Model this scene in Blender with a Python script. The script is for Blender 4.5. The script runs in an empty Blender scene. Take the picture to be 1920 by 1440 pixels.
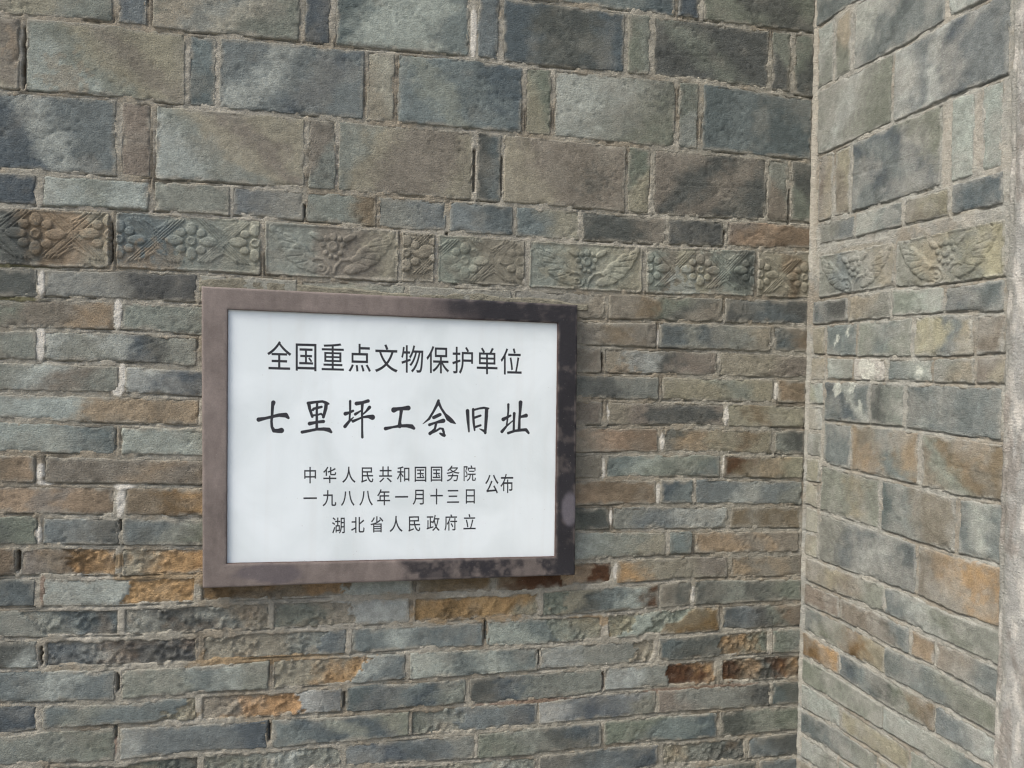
import bpy, math, random
import numpy as np
from mathutils import Matrix, Vector

# ---------------------------------------------------------------- camera, world, sun
S = bpy.context.scene
F_PX, YAW, PITCH, ROLL = 1584.0, 0.22399, -0.01416, 0.01909      # focal length in photo pixels, angles in radians
CAM = np.array([0.0, -1.80, 1.50])
_f = np.array([math.sin(YAW)*math.cos(PITCH), math.cos(YAW)*math.cos(PITCH), math.sin(PITCH)])
_r = np.cross(_f, [0, 0, 1]); _r /= np.linalg.norm(_r); _u = np.cross(_r, _f)
CR = _r*math.cos(ROLL)+_u*math.sin(ROLL); CU = -_r*math.sin(ROLL)+_u*math.cos(ROLL); CF = _f
cd = bpy.data.cameras.new('camera'); cam = bpy.data.objects.new('camera', cd); S.collection.objects.link(cam)
cd.sensor_width = 36; cd.lens = F_PX/1920*36; cd.clip_start = 0.05; cd.clip_end = 500
M = Matrix.Identity(4)
for i in range(3):
    M[i][0], M[i][1], M[i][2], M[i][3] = CR[i], CU[i], -CF[i], CAM[i]
cam.matrix_world = M
S.camera = cam
W = bpy.data.worlds.new('World'); S.world = W; W.use_nodes = True
nt = W.node_tree; bg = nt.nodes['Background']; sky = nt.nodes.new('ShaderNodeTexSky')
sky.sky_type = 'NISHITA'; sky.sun_disc = False
SUN_EL, SUN_AZ = math.radians(52), math.radians(-114)            # light comes from the upper left, in front of the wall
sky.sun_elevation = SUN_EL; sky.sun_rotation = SUN_AZ % (2*math.pi); sky.air_density = 1.0; sky.dust_density = 5.0; sky.ozone_density = 1.0
nt.links.new(sky.outputs[0], bg.inputs[0]); bg.inputs[1].default_value = 0.15
sl = bpy.data.lights.new('sun', 'SUN'); sl.energy = 1.25; sl.angle = math.radians(24); sl.color = (1.0, 0.99, 0.97)
so = bpy.data.objects.new('sun', sl); S.collection.objects.link(so)
sd = Vector((math.sin(SUN_AZ)*math.cos(SUN_EL), math.cos(SUN_AZ)*math.cos(SUN_EL), math.sin(SUN_EL)))
so.rotation_euler = sd.to_track_quat('Z', 'Y').to_euler()
vs = S.view_settings; vs.view_transform = 'Standard'; vs.look = 'None'; vs.exposure = 0.66; vs.gamma = 1; vs.use_curve_mapping = False
S.cycles.use_denoising = True; S.cycles.denoiser = 'OPENIMAGEDENOISE'; S.cycles.denoising_input_passes = 'RGB_ALBEDO_NORMAL'; S.cycles.denoising_prefilter = 'ACCURATE'; S.cycles.use_adaptive_sampling = False; S.cycles.pixel_filter_type = 'BLACKMAN_HARRIS'; S.cycles.filter_width = 1.25

# ---------------------------------------------------------------- helpers
def ray(px, py):
    d = ((px-960)/F_PX)[..., None]*CR - ((py-720)/F_PX)[..., None]*CU + CF
    return d
def on_front(px, py, h=0.0):
    """measured photo point -> (x, z) on the plaque wall, h metres proud of its face"""
    px = np.asarray(px, float); py = np.asarray(py, float)
    d = ray(px, py); t = (-h-CAM[1])/d[..., 1]
    return CAM[0]+t*d[..., 0], CAM[2]+t*d[..., 2]
XC = float(np.mean([on_front(1522, 250)[0], on_front(1510, 950)[0]]))
def on_side(px, py):
    """measured photo point -> (distance out from the corner, z) on the side wall"""
    px = np.asarray(px, float); py = np.asarray(py, float)
    d = ray(px, py); t = (XC-CAM[0])/d[..., 0]
    return -(CAM[1]+t*d[..., 1]), CAM[2]+t*d[..., 2]

def _h(ix, iy, seed):
    n = (ix.astype(np.int64)*374761393 + iy.astype(np.int64)*668265263 + int(seed)*974634777) & 0xffffffff
    n = ((n ^ (n >> 13))*1274126177) & 0xffffffff
    n = (n ^ (n >> 16)) & 0xffffffff
    return n/4294967295.0
def noise(x, y, seed=0):
    x = np.asarray(x, float); y = np.asarray(y, float)
    ix = np.floor(x); iy = np.floor(y); fx = x-ix; fy = y-iy
    fx = fx*fx*(3-2*fx); fy = fy*fy*(3-2*fy)
    a = _h(ix, iy, seed); b = _h(ix+1, iy, seed); c = _h(ix, iy+1, seed); d = _h(ix+1, iy+1, seed)
    return (a+(b-a)*fx)*(1-fy)+(c+(d-c)*fx)*fy
def fbm(x, y, seed=0, o=4):
    v = 0; a = 0.5; t = 0
    for k in range(o):
        v = v+a*noise(x*2**k, y*2**k, seed+k*17); t += a; a *= 0.55
    return v/t-0.5
def sstep(a, b, x):
    t = np.clip((x-a)/(b-a), 0, 1); return t*t*(3-2*t)
def lin(rgb):
    c = np.array(rgb, float)/255
    return np.where(c <= 0.04045, c/12.92, ((c+0.055)/1.055)**2.4)

def col_link(o, parent=None):
    S.collection.objects.link(o)
    if parent is not None: o.parent = parent
    return o
def tag(o, label=None, cat=None, group=None, kind=None):
    if label: o['label'] = label
    if cat: o['category'] = cat
    if group: o['group'] = group
    if kind: o['kind'] = kind
    return o
def mesh_np(name, V, Q, mat, parent=None, col=None, rough=None, centre=True, smooth=True):
    V = np.asarray(V, float); Q = np.asarray(Q, np.int32)
    me = bpy.data.meshes.new(name)
    c = V.mean(0) if centre else np.zeros(3)
    me.vertices.add(len(V)); me.vertices.foreach_set('co', (V-c).astype(np.float32).ravel())
    k = Q.shape[1]
    me.loops.add(Q.size); me.loops.foreach_set('vertex_index', Q.ravel())
    me.polygons.add(len(Q)); me.polygons.foreach_set('loop_start', np.arange(0, Q.size, k, dtype=np.int32))
    try: me.polygons.foreach_set('loop_total', np.full(len(Q), k, np.int32))
    except Exception: pass
    if smooth: me.polygons.foreach_set('use_smooth', np.ones(len(Q), bool))
    me.update(calc_edges=True)
    if col is not None:
        a = me.color_attributes.new('Col', 'FLOAT_COLOR', 'POINT')
        cc = np.ones((len(V), 4), np.float32); cc[:, :3] = col
        a.data.foreach_set('color', cc.ravel())
    if rough is not None:
        a = me.attributes.new('Rough', 'FLOAT', 'POINT'); a.data.foreach_set('value', np.asarray(rough, np.float32))
    me.materials.append(mat)
    o = bpy.data.objects.new(name, me); o.location = c
    col_link(o, parent)
    if parent is not None: o.location = c-np.array(parent.location)
    return o
def grid_quads(nu, nv, flip=False):
    i, j = np.meshgrid(np.arange(nu-1), np.arange(nv-1), indexing='ij')
    a = (i*nv+j).ravel(); b = ((i+1)*nv+j).ravel(); c = ((i+1)*nv+j+1).ravel(); d = (i*nv+j+1).ravel()
    return np.stack([a, d, c, b] if flip else [a, b, c, d], 1)
def border_ring(nu, nv):
    a = [i*nv for i in range(nu)]; b = [(nu-1)*nv+j for j in range(1, nv)]
    c = [i*nv+nv-1 for i in range(nu-2, -1, -1)]; d = [j for j in range(nv-2, 0, -1)]
    return np.array(a+b+c+d)
def place(side, U, Z, H):
    """plane coordinates + height off the wall face -> world"""
    if side == 'front': return np.stack([U, -H, Z], -1)
    return np.stack([XC-H, -U, Z], -1)

# ---------------------------------------------------------------- materials
def masonry(name, grain=0.35, bump=0.5, rough=0.92, speck=0.6, scale=1.0):
    m = bpy.data.materials.new(name); m.use_nodes = True; n = m.node_tree.nodes; l = m.node_tree.links
    b = n['Principled BSDF']; b.inputs['Roughness'].default_value = rough
    b.inputs['Specular IOR Level'].default_value = 0.25
    at = n.new('ShaderNodeAttribute'); at.attribute_name = 'Col'
    ar = n.new('ShaderNodeAttribute'); ar.attribute_name = 'Rough'
    g = n.new('ShaderNodeNewGeometry')
    def nz(sc, det, rg=0.6, typ='FBM'):
        t = n.new('ShaderNodeTexNoise'); t.inputs['Scale'].default_value = sc*scale; t.inputs['Detail'].default_value = det
        t.inputs['Roughness'].default_value = rg; l.new(g.outputs['Position'], t.inputs['Vector']); return t
    def mp(src, a, b2, c, d):
        r = n.new('ShaderNodeMapRange'); r.inputs[1].default_value = a; r.inputs[2].default_value = b2
        r.inputs[3].default_value = c; r.inputs[4].default_value = d; l.new(src, r.inputs[0]); return r.outputs[0]
    fine = nz(420, 6, 0.7); mid = nz(60, 5, 0.65); sp = nz(230, 3, 0.5); sc2 = nz(900, 2)
    # value variation
    v1 = mp(fine.outputs[0], 0.3, 0.7, 1-grain, 1+grain*0.8)
    v2 = mp(mid.outputs[0], 0.3, 0.7, 1-grain*0.55, 1+grain*0.5)
    mu = n.new('ShaderNodeMath'); mu.operation = 'MULTIPLY'; l.new(v1, mu.inputs[0]); l.new(v2, mu.inputs[1])
    vm = n.new('ShaderNodeVectorMath'); vm.operation = 'SCALE'; l.new(at.outputs['Color'], vm.inputs[0]); l.new(mu.outputs[0], vm.inputs['Scale'])
    # pale lime specks and small dark pits
    mx = n.new('ShaderNodeMix'); mx.data_type = 'RGBA'; mx.inputs['B'].default_value = (0.42, 0.41, 0.37, 1)
    l.new(mp(sp.outputs[0], 0.675, 0.76, 0, speck), mx.inputs['Factor']); l.new(vm.outputs[0], mx.inputs['A'])
    l.new(mx.outputs['Result'], b.inputs['Base Color'])
    # relief
    add = n.new('ShaderNodeMath'); add.operation = 'MULTIPLY_ADD'
    vo = n.new('ShaderNodeTexVoronoi'); vo.inputs['Scale'].default_value = 170*scale; l.new(g.outputs['Position'], vo.inputs['Vector'])
    pit = mp(vo.outputs['Distance'], 0.0, 0.35, 0.0, 1.0)
    pitm = n.new('ShaderNodeMath'); pitm.operation = 'MAXIMUM'; l.new(pit, pitm.inputs[0])
    l.new(mp(mid.outputs[0], 0.40, 0.54, 1.0, 0.0), pitm.inputs[1])
    mpg = n.new('ShaderNodeMapping'); mpg.inputs['Scale'].default_value = (1, 1, 3.2); l.new(g.outputs['Position'], mpg.inputs[0])
    stn = n.new('ShaderNodeTexNoise'); stn.inputs['Scale'].default_value = 110*scale; stn.inputs['Detail'].default_value = 5; stn.inputs['Roughness'].default_value = 0.72
    l.new(mpg.outputs[0], stn.inputs['Vector'])
    sad = n.new('ShaderNodeMath'); sad.operation = 'ADD'; l.new(stn.outputs[0], sad.inputs[0]); l.new(mid.outputs[0], sad.inputs[1])
    l.new(sad.outputs[0], add.inputs[0]); add.inputs[1].default_value = 1.7; l.new(fine.outputs[0], add.inputs[2])
    add2 = n.new('ShaderNodeMath'); add2.operation = 'MULTIPLY_ADD'; l.new(pitm.outputs[0], add2.inputs[0]); add2.inputs[1].default_value = 0.75; l.new(add.outputs[0], add2.inputs[2])
    bp = n.new('ShaderNodeBump'); bp.inputs['Distance'].default_value = 0.0026
    st = n.new('ShaderNodeMath'); st.operation = 'MULTIPLY_ADD'; l.new(ar.outputs['Fac'], st.inputs[0]); st.inputs[1].default_value = 0.5; st.inputs[2].default_value = bump
    l.new(st.outputs[0], bp.inputs['Strength']); l.new(add2.outputs[0], bp.inputs['Height']); l.new(bp.outputs[0], b.inputs['Normal'])
    return m
M_BRICK = masonry('aged grey brick', 0.30, 0.45, speck=0.3)
M_MORTAR = masonry('lime mortar', 0.22, 0.6, speck=0.35)
M_CEMENT = masonry('rough cement', 0.22, 0.6, speck=0.4, scale=0.8)
M_FRAME = masonry('stained frame stone', 0.16, 0.16, rough=0.6, speck=0.25)
M_CARVED = masonry('carved brick', 0.22, 0.4, speck=0.4)
def plain(name, c, r=0.6, bumpsc=None):
    m = bpy.data.materials.new(name); m.use_nodes = True; b = m.node_tree.nodes['Principled BSDF']
    b.inputs['Base Color'].default_value = (*c, 1); b.inputs['Roughness'].default_value = r
    return m
def marble():
    m = bpy.data.materials.new('white marble'); m.use_nodes = True; n = m.node_tree.nodes; l = m.node_tree.links
    b = n['Principled BSDF']; b.inputs['Roughness'].default_value = 0.42; b.inputs['Specular IOR Level'].default_value = 0.4
    g = n.new('ShaderNodeNewGeometry')
    t = n.new('ShaderNodeTexNoise'); t.inputs['Scale'].default_value = 6; t.inputs['Detail'].default_value = 6; t.inputs['Distortion'].default_value = 0.8
    l.new(g.outputs['Position'], t.inputs['Vector'])
    r = n.new('ShaderNodeValToRGB'); e = r.color_ramp.elements
    e[0].position = 0.32; e[0].color = (0.655, 0.72, 0.72, 1); e[1].position = 0.62; e[1].color = (0.765, 0.83, 0.835, 1)
    l.new(t.outputs[0], r.inputs[0])
    t2 = n.new('ShaderNodeTexNoise'); t2.inputs['Scale'].default_value = 210; t2.inputs['Detail'].default_value = 2; l.new(g.outputs['Position'], t2.inputs['Vector'])
    k = n.new('ShaderNodeMapRange'); k.inputs[1].default_value = 0.77; k.inputs[2].default_value = 0.80; k.inputs[3].default_value = 0; k.inputs[4].default_value = 0.7
    l.new(t2.outputs[0], k.inputs[0])
    mx = n.new('ShaderNodeMix'); mx.data_type = 'RGBA'; mx.inputs['B'].default_value = (0.30, 0.27, 0.24, 1)
    l.new(k.outputs[0], mx.inputs['Factor']); l.new(r.outputs[0], mx.inputs['A'])
    # rain streaks of grime, drawn out vertically
    mpn = n.new('ShaderNodeMapping'); mpn.inputs['Scale'].default_value = (45, 45, 1.6); l.new(g.outputs['Position'], mpn.inputs[0])
    t3 = n.new('ShaderNodeTexNoise'); t3.inputs['Scale'].default_value = 1; t3.inputs['Detail'].default_value = 4; l.new(mpn.outputs[0], t3.inputs['Vector'])
    k3 = n.new('ShaderNodeMapRange'); k3.inputs[1].default_value = 0.52; k3.inputs[2].default_value = 0.75; k3.inputs[3].default_value = 0; k3.inputs[4].default_value = 0.14
    l.new(t3.outputs[0], k3.inputs[0])
    m3 = n.new('ShaderNodeMix'); m3.data_type = 'RGBA'; m3.inputs['B'].default_value = (0.60, 0.59, 0.55, 1)
    l.new(k3.outputs[0], m3.inputs['Factor']); l.new(mx.outputs['Result'], m3.inputs['A'])
    l.new(m3.outputs['Result'], b.inputs['Base Color'])
    bp = n.new('ShaderNodeBump'); bp.inputs['Distance'].default_value = 0.0006; bp.inputs['Strength'].default_value = 0.25
    l.new(t2.outputs[0], bp.inputs['Height']); l.new(bp.outputs[0], b.inputs['Normal'])
    return m
M_MARBLE = marble()
M_INK = plain('black letter paint', (0.022, 0.023, 0.028), 0.55)

# ---------------------------------------------------------------- masonry colours (sRGB of the material)
C = dict(g=(114,117,108), lg=(136,142,137), b=(94,104,107), db=(68,79,88), k=(73,76,73), t=(130,121,104), br=(112,93,72),
         p=(114,104,94), o=(154,118,78), r=(72,44,26), n=(138,113,88), gg=(100,106,92), c=(134,131,117), y=(146,138,106),
         w=(196,196,186), pw=(162,155,148), do=(108,80,48), lt=(142,137,121), s=(76,88,92))
def mute(v, k):
    y = sum(v)/3; w = (0.99, 1.013, 0.98); return tuple(w[i]*(y+(v[i]-y)*k)*0.93+(108, 107, 101)[i]*0.07 for i in range(3))
CL = {k: lin(mute(v, dict(o=0.78, r=0.8, do=0.72, db=0.62, br=0.66, n=0.66, p=0.72, t=0.70, lt=0.66, lg=0.45).get(k, 0.52)))*1.26 for k, v in C.items()}
MORT = dict(tan=lin((152,149,136)), brown=lin((124,111,90)), pale=lin((168,164,151)), white=lin((205,202,190)),
            grey=lin((154,155,147)), ochre=lin((152,126,86)), rust=lin((112,66,42)), moss=lin((98,96,62)))
GAIN = 1.0

def stops(s):
    cols, sp = [], []
    for w in s.split():
        sp.append(1.0 if w.endswith('*') else 0.0); cols.append(CL[w.rstrip('*')])
    return np.array(cols), np.array(sp)

BRICKS = {'front': [], 'side': []}         # (u0, u1, top(u), bottom(u)) kept for the mortar
BR_ID = [0]
def axis(a, b, fine, coarse, rim):
    """samples from a to b, dense near both ends"""
    L = b-a; rim = min(rim, L/2.01)
    e = np.linspace(0, rim, max(3, int(rim/fine)+1)); n = max(2, int((L-2*rim)/coarse)+1)
    m = np.linspace(rim, L-rim, n)
    return a+np.concatenate([e[:-1], m, (L-e)[::-1][1:]])

def brick_arrays(side, u0, u1, top, bot, codes, seed, fine=0.0016, coarse=0.0034, joint=0.0024, relief=None, proud=None, skew=None, spots=()):
    rs = np.random.RandomState(seed)
    u = axis(u0-0.002+joint, u1+0.002-joint, fine, coarse, 0.010)
    zt, zb = top(u)-joint+0.002, bot(u)+joint-0.002
    hmid = float(np.mean(zt-zb)); v = axis(0, hmid, fine, coarse, 0.009)/hmid
    U, Vv = np.meshgrid(u, v, indexing='ij')
    ZT = zt[:, None]; ZB = zb[:, None]; Z = ZB+(ZT-ZB)*Vv
    dx = np.minimum(U-u[0], u[-1]-U)-0.002; dz = np.minimum(Z-ZB, ZT-Z)-0.002
    R = rs.uniform(0.002, 0.008)
    d = np.where((dx < R) & (dz < R), R-np.hypot(R-dx, R-dz), np.minimum(dx, dz))
    wob = fbm(U*80, Z*80, seed, 4)*0.0052+fbm(U*16, Z*16, seed+5, 2)*0.0045
    dw = d-wob
    r = rs.uniform(0.0016, 0.0042)
    prof = 1-(1-np.clip(dw/r, 0, 1))**2.2
    cols, sp = stops(codes)
    L = u1-u0
    s = (U-u0)/L; vv = Vv-0.5
    if skew is None: skew = rs.uniform(-0.8, 0.8)
    wp = fbm(U*15, Z*22, seed+9, 5)*1.5+fbm(U*60, Z*80, seed+10, 3)*0.7
    ss = np.clip(s+skew*vv*(hmid/L)*1.6+wp*0.26/np.sqrt(max(L, 0.05)/0.25), 0, 1)
    n = len(cols)
    if n == 1:
        colr = np.ones(U.shape+(3,))*cols[0]; spall = np.full(U.shape, sp[0])
    else:
        x = ss*n-0.5; i = np.clip(np.floor(x), 0, n-2).astype(int); f = np.clip(x-i, 0, 1)
        hard = (sp[i] != sp[i+1])
        f = np.where(hard, sstep(0.46, 0.54, f), sstep(0.0, 1.0, f))
        colr = cols[i]*(1-f)[..., None]+cols[i+1]*f[..., None]
        spall = sp[i]*(1-f)+sp[i+1]*f
    # chips at the arrises and pockmarks
    chip = sstep(0.60, 0.70, noise(U*45, Z*45, seed+31))*sstep(0.012, 0.002, d)
    spall = np.maximum(spall, chip*0.6)*sstep(-0.001, 0.004, d+0.002)
    chunk = fbm(U*75, Z*75, seed+3, 4)
    lump = sstep(0.60, 0.74, noise(U*150, Z*150, seed+77))*sstep(0.3, 0.6, noise(U*40, Z*40, seed+79))
    face = rs.uniform(-0.0012, 0.0016) if proud is None else proud
    if relief is None:
        H = face+rs.uniform(-1, 1)*0.0016*(s-0.5)+rs.uniform(-1, 1)*0.0012*vv
        H = H+fbm(U*14, Z*14, seed+1, 3)*0.0009+fbm(U*60, Z*60, seed+2, 3)*0.0008+fbm(U*190, Z*190, seed+6, 2)*0.0011*sstep(-0.2, 0.25, fbm(U*12, Z*12, seed+7, 2))
        pock = sstep(0.80, 0.88, noise(U*150, Z*150, seed+41))*sstep(0.45, 0.6, noise(U*12, Z*12, seed+43))
        H = H-pock*0.0018
        if rs.rand() < 0.35:      # a hairline score across the face
            a = rs.uniform(-0.5, 0.5); q = abs((Vv-0.5)*hmid+a*(U-(u0+L*rs.uniform(0.2, 0.8)))+fbm(U*40, Z*40, seed+8, 2)*0.01)
            H = H-sstep(0.0025, 0.0, q)*0.0016*(noise(U*20, Z*20, seed+12) > 0.5)
    else:
        H = face+fbm(U*30, Z*30, seed+2, 3)*0.0012+relief(U, Z)
    H = H-spall*0.0042+spall*(chunk*0.0070+lump*0.0046)
    H = H-(1-prof)*0.0105
    # colour
    mot = 1+fbm(U*16, Z*22, seed+11, 5)*0.50+fbm(U*110, Z*110, seed+13, 3)*0.45
    colr = colr*mot[..., None]
    blot = sstep(0.02, 0.25, fbm(U*24, Z*30, seed+15, 5))[..., None]*0.32
    colr = colr*(1-blot)+colr.mean((0, 1))*0.62*blot
    tint = 1+(rs.rand(3)-0.5)*0.05
    if sp.any():      # broken faces show the softer ochre inside, in patches
        oc = (spall*sstep(0.0, 0.22, fbm(U*22, Z*22, seed+61, 4))*(0.50 if 'o' in codes or 'r' in codes else 0.16))[..., None]
        colr = colr*(1-oc)+lin((158, 128, 90))*oc
        colr = colr*(1+0.22*spall[..., None])
    colr = colr*tint
    film = sstep(0.011, 0.0, d+fbm(U*50, Z*50, seed+21, 3)*0.018)*0.85*sstep(-0.3, 0.2, fbm(U*9, Z*9, seed+23, 2)+0.16)
    mcol = MORT['tan'] if side == 'front' else MORT['grey']*1.06
    dust_light = 0.30 if side == 'front' else 0.62  # dust film, made heavier on the side wall to paint in its brighter light
    film = np.maximum(film, dust_light*sstep(-0.12 if side == 'side' else -0.02, 0.28, fbm(U*18, Z*18, seed+29, 4)))[..., None]
    colr = colr*(1-film)+mcol*0.88*film
    for (sx, sz, sr, cc, st) in spots:          # stains that sit on this brick: centre, radius (fraction of length/height), colour
        q = np.hypot((s-sx)*L, (Vv-sz)*hmid)/sr+fbm(U*95, Z*95, seed+33, 4)*2.6+0.1
        a = (sstep(1.1, 0.6, q)*st*0.8)[..., None]; colr = colr*(1-a)+CL[cc]*a
    rg = spall+rs.uniform(0.0, 0.55)*(1-spall)
    nu, nv = len(u), len(v)
    P = place(side, U, Z, H).reshape(-1, 3)
    ring = border_ring(nu, nv)
    PB = place(side, U.ravel()[ring], Z.ravel()[ring], np.full(len(ring), -0.045))
    Q = grid_quads(nu, nv, flip=(side != 'front'))
    k = len(ring); a = ring; b2 = np.roll(ring, -1); c2 = nu*nv+np.arange(k); d2 = np.roll(c2, -1)
    SK = np.stack([a, c2, d2, b2] if side == 'front' else [b2, d2, c2, a], 1)
    V = np.vstack([P, PB]); Q = np.vstack([Q, SK])
    cc = np.vstack([colr.reshape(-1, 3), colr.reshape(-1, 3)[ring]])*GAIN
    rr = np.concatenate([rg.ravel(), rg.ravel()[ring]])
    return V, Q, np.clip(cc, 0.005, 0.85), rr

def add_brick(parent, side, u0, u1, top, bot, codes, name='brick', mat=None, label=None, **kw):
    BR_ID[0] += 1
    V, Q, cc, rr = brick_arrays(side, u0, u1, top, bot, codes, BR_ID[0]*101+7, **kw)
    o = mesh_np(name, V, Q, mat or M_BRICK, parent, cc, rr)
    BRICKS[side].append((u0, u1, top, bot))
    if label: o['label'] = label
    return o

def line(side, pts):
    """course line measured in the photo -> height as a function of position along the wall"""
    p = np.array(pts, float); fn = on_front if side == 'front' else on_side
    u, z = fn(p[:, 0], p[:, 1]); i = np.argsort(u); u, z = u[i], z[i]
    return lambda q: np.interp(q, u, z)
def u_at(side, px, top, bot):
    """position along the wall of a vertical joint seen at photo column px"""
    fn = on_front if side == 'front' else on_side
    u = float(fn(px, 700)[0])
    for _ in range(4):
        z = (float(top(u))+float(bot(u)))/2
        # photo row of that height
        lo, hi = -900.0, 2600.0
        for _k in range(30):
            m = (lo+hi)/2
            if float(fn(px, m)[1]) > z: lo = m
            else: hi = m
        u = float(fn(px, (lo+hi)/2)[0])
    return u

def course(parent, side, top, bot, text):
    for it in text.split(';'):
        it = it.strip()
        if not it: continue
        a, b, codes = it.split(None, 2)
        kw = {}
        if '|' in codes:                       # spots: sx,sz,radius,colour,strength
            codes, sp = codes.split('|', 1); kw['spots'] = []
            for q in sp.split():
                x = q.split(','); kw['spots'].append((float(x[0]), float(x[1]), float(x[2]), x[3], float(x[4])))
        u0, u1 = u_at(side, float(a), top, bot), u_at(side, float(b), top, bot)
        if u0 > u1: u0, u1 = u1, u0
        add_brick(parent, side, u0, u1, top, bot, codes.strip(), **kw)

EXT = {'front': [], 'side': []}
def filler(side, u0, u1, top, bot, kind, seed):
    """brickwork that carries on beyond the edge of the photograph"""
    rs = np.random.RandomState(seed); u = u0; big = True
    while u < u1-0.03:
        L = (0.285 if big else 0.062) if kind == 'tall' else rs.choice([0.26, 0.26, 0.13])
        big = not big
        e = min(u+L, u1)
        if u1-e < 0.04: e = u1
        codes = ' '.join(rs.choice(['g', 'lg', 'b', 'p', 't', 'gg', 'k', 'br'], rs.randint(1, 4)))
        EXT[side].append(brick_arrays(side, u, e, top, bot, codes, seed*31+int(u*1000) % 9973, fine=0.004, coarse=0.011))
        BRICKS[side].append((u, e, top, bot)); u = e
def flush_ext(parent, side):
    if not EXT[side]: return
    vs_, qs_, cs_, rs_ = [], [], [], []; n = 0
    for V, Q, c, r in EXT[side]:
        vs_.append(V); qs_.append(Q+n); cs_.append(c); rs_.append(r); n += len(V)
    o = mesh_np('outer_brickwork', np.vstack(vs_), np.vstack(qs_), M_BRICK, parent, np.vstack(cs_), np.concatenate(rs_))
    o['kind'] = 'stuff'

def mortar(parent, side, u0, u1, z0, z1, step, patches, shade=None, lift=None):
    nu, nz = int((u1-u0)/step)+1, int((z1-z0)/step)+1
    u = np.linspace(u0, u1, nu); z = np.linspace(z0, z1, nz)
    D = np.full((nu, nz), 0.03); K = np.zeros((nu, nz), int)
    for (a, b, top, bot) in BRICKS[side]:
        i0, i1 = np.searchsorted(u, [a-0.02, b+0.02]); zt, zb = top(u[i0:i1]), bot(u[i0:i1])
        if i1 <= i0: continue
        j0, j1 = np.searchsorted(z, [zb.min()-0.02, zt.max()+0.02])
        if j1 <= j0: continue
        UU = u[i0:i1][:, None]; ZZ = z[j0:j1][None, :]; J = 0.0024
        e = np.stack(np.broadcast_arrays(a+J-UU, UU-(b-J), ZZ-(zt[:, None]-J), (zb[:, None]+J)-ZZ), 0)
        k = e.argmax(0); d = e.max(0)
        cur = D[i0:i1, j0:j1]; m = d < cur
        cur[m] = d[m]; K[i0:i1, j0:j1][m] = k[m]
    U, Z = np.meshgrid(u, z, indexing='ij')
    sd_ = 900 if side == 'front' else 1700
    n1 = fbm(U*16, Z*16, sd_, 4); n2 = fbm(U*90, Z*90, sd_+3, 3); n3 = fbm(U*9, Z*9, sd_+7, 3)
    H = -0.0018+n2*0.0026+n1*0.0034+fbm(U*200, Z*200, sd_+5, 2)*0.0012
    smear = sstep(-0.10, 0.12, -n1+n2*0.3)
    if side == 'front': crack = np.where(K == 3, sstep(-0.04, 0.10, n1), np.where(K == 2, sstep(0.12, 0.2, n1)*0.6, sstep(0.05, 0.16, n3)*0.8))*(1-0.7*smear)
    else: crack = np.where(K == 3, sstep(-0.12, 0.02, n3), np.where(K == 2, 0.1, sstep(0.08, 0.2, n3)*0.5)); smear = smear*np.where(K == 3, 0.2, 1)
    H = H-np.exp(-((D+0.0002)/0.0017)**2)*(0.0080 if side == 'front' else 0.0058)*crack
    ext = smear*(0.0015+0.0035*sstep(0.45, 0.75, noise(U*60, Z*60, sd_+11)))
    H = H+smear*0.0009
    H = H-sstep(-ext-0.0030, -ext-0.0075, D)*0.014
    if lift is not None: H = H+lift(U, Z)
    base = MORT['tan'] if side == 'front' else MORT['grey']
    a = sstep(-0.05, 0.22, n3+n2*0.3)[..., None]; b = sstep(0.02, 0.25, -n3+n1*0.5)[..., None]
    col = base*(1-0.5*a)+MORT['brown']*0.5*a
    col = col*(1-0.5*b)+MORT['pale']*0.5*b
    col = col*(1+n2*0.5)[..., None]
    for (cx, cz, rx, rz, name, st) in patches:
        if name == 'gap':
            q = np.hypot((U-cx+n2*0.003)/rx, ((Z-cz)/rz)**3)
            w = sstep(1.2, 0.7, q); H = H-w*0.014; w = w[..., None]; col = col*(1-w)+MORT['brown']*0.6*w; continue
        q = np.hypot((U-cx)/rx, (Z-cz)/rz)+n1*1.0+n2*0.8
        w = (sstep(1.15, 0.8, q)*st)[..., None]; col = col*(1-w)+MORT[name]*w
        if name == 'white': H = H+w[..., 0]*0.0012
    if shade is not None: col = shade(U, Z, col)
    P = place(side, U, Z, H).reshape(-1, 3); Q = grid_quads(nu, nz, flip=(side != 'front'))
    far = (D.ravel() < -0.010)
    keep = ~far[Q].all(1); Q = Q[keep]
    ids = np.unique(Q); mp = np.full(len(P), -1, np.int64); mp[ids] = np.arange(len(ids))
    return mesh_np('mortar', P[ids], mp[Q], M_MORTAR, parent, col.reshape(-1, 3)[ids]*GAIN, np.full(len(ids), 0.3))

def core(parent, side, u0, u1, z0, z1):
    """the solid wall behind the facing"""
    if side == 'front': lo, hi = (u0, 0.05, z0), (u1, 0.40, z1)
    else: lo, hi = (XC+0.05, -u1, z0), (XC+0.40, -u0, z1)
    x = [(a, b) for a, b in zip(lo, hi)]
    V = [(x[0][i], x[1][j], x[2][k]) for i in (0, 1) for j in (0, 1) for k in (0, 1)]
    Q = [(0, 1, 3, 2), (4, 6, 7, 5), (0, 4, 5, 1), (2, 3, 7, 6), (0, 2, 6, 4), (1, 5, 7, 3)]
    return mesh_np('masonry_core', V, Q, M_MORTAR, parent, np.ones((8, 3))*MORT['tan'], np.zeros(8), smooth=False)

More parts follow.
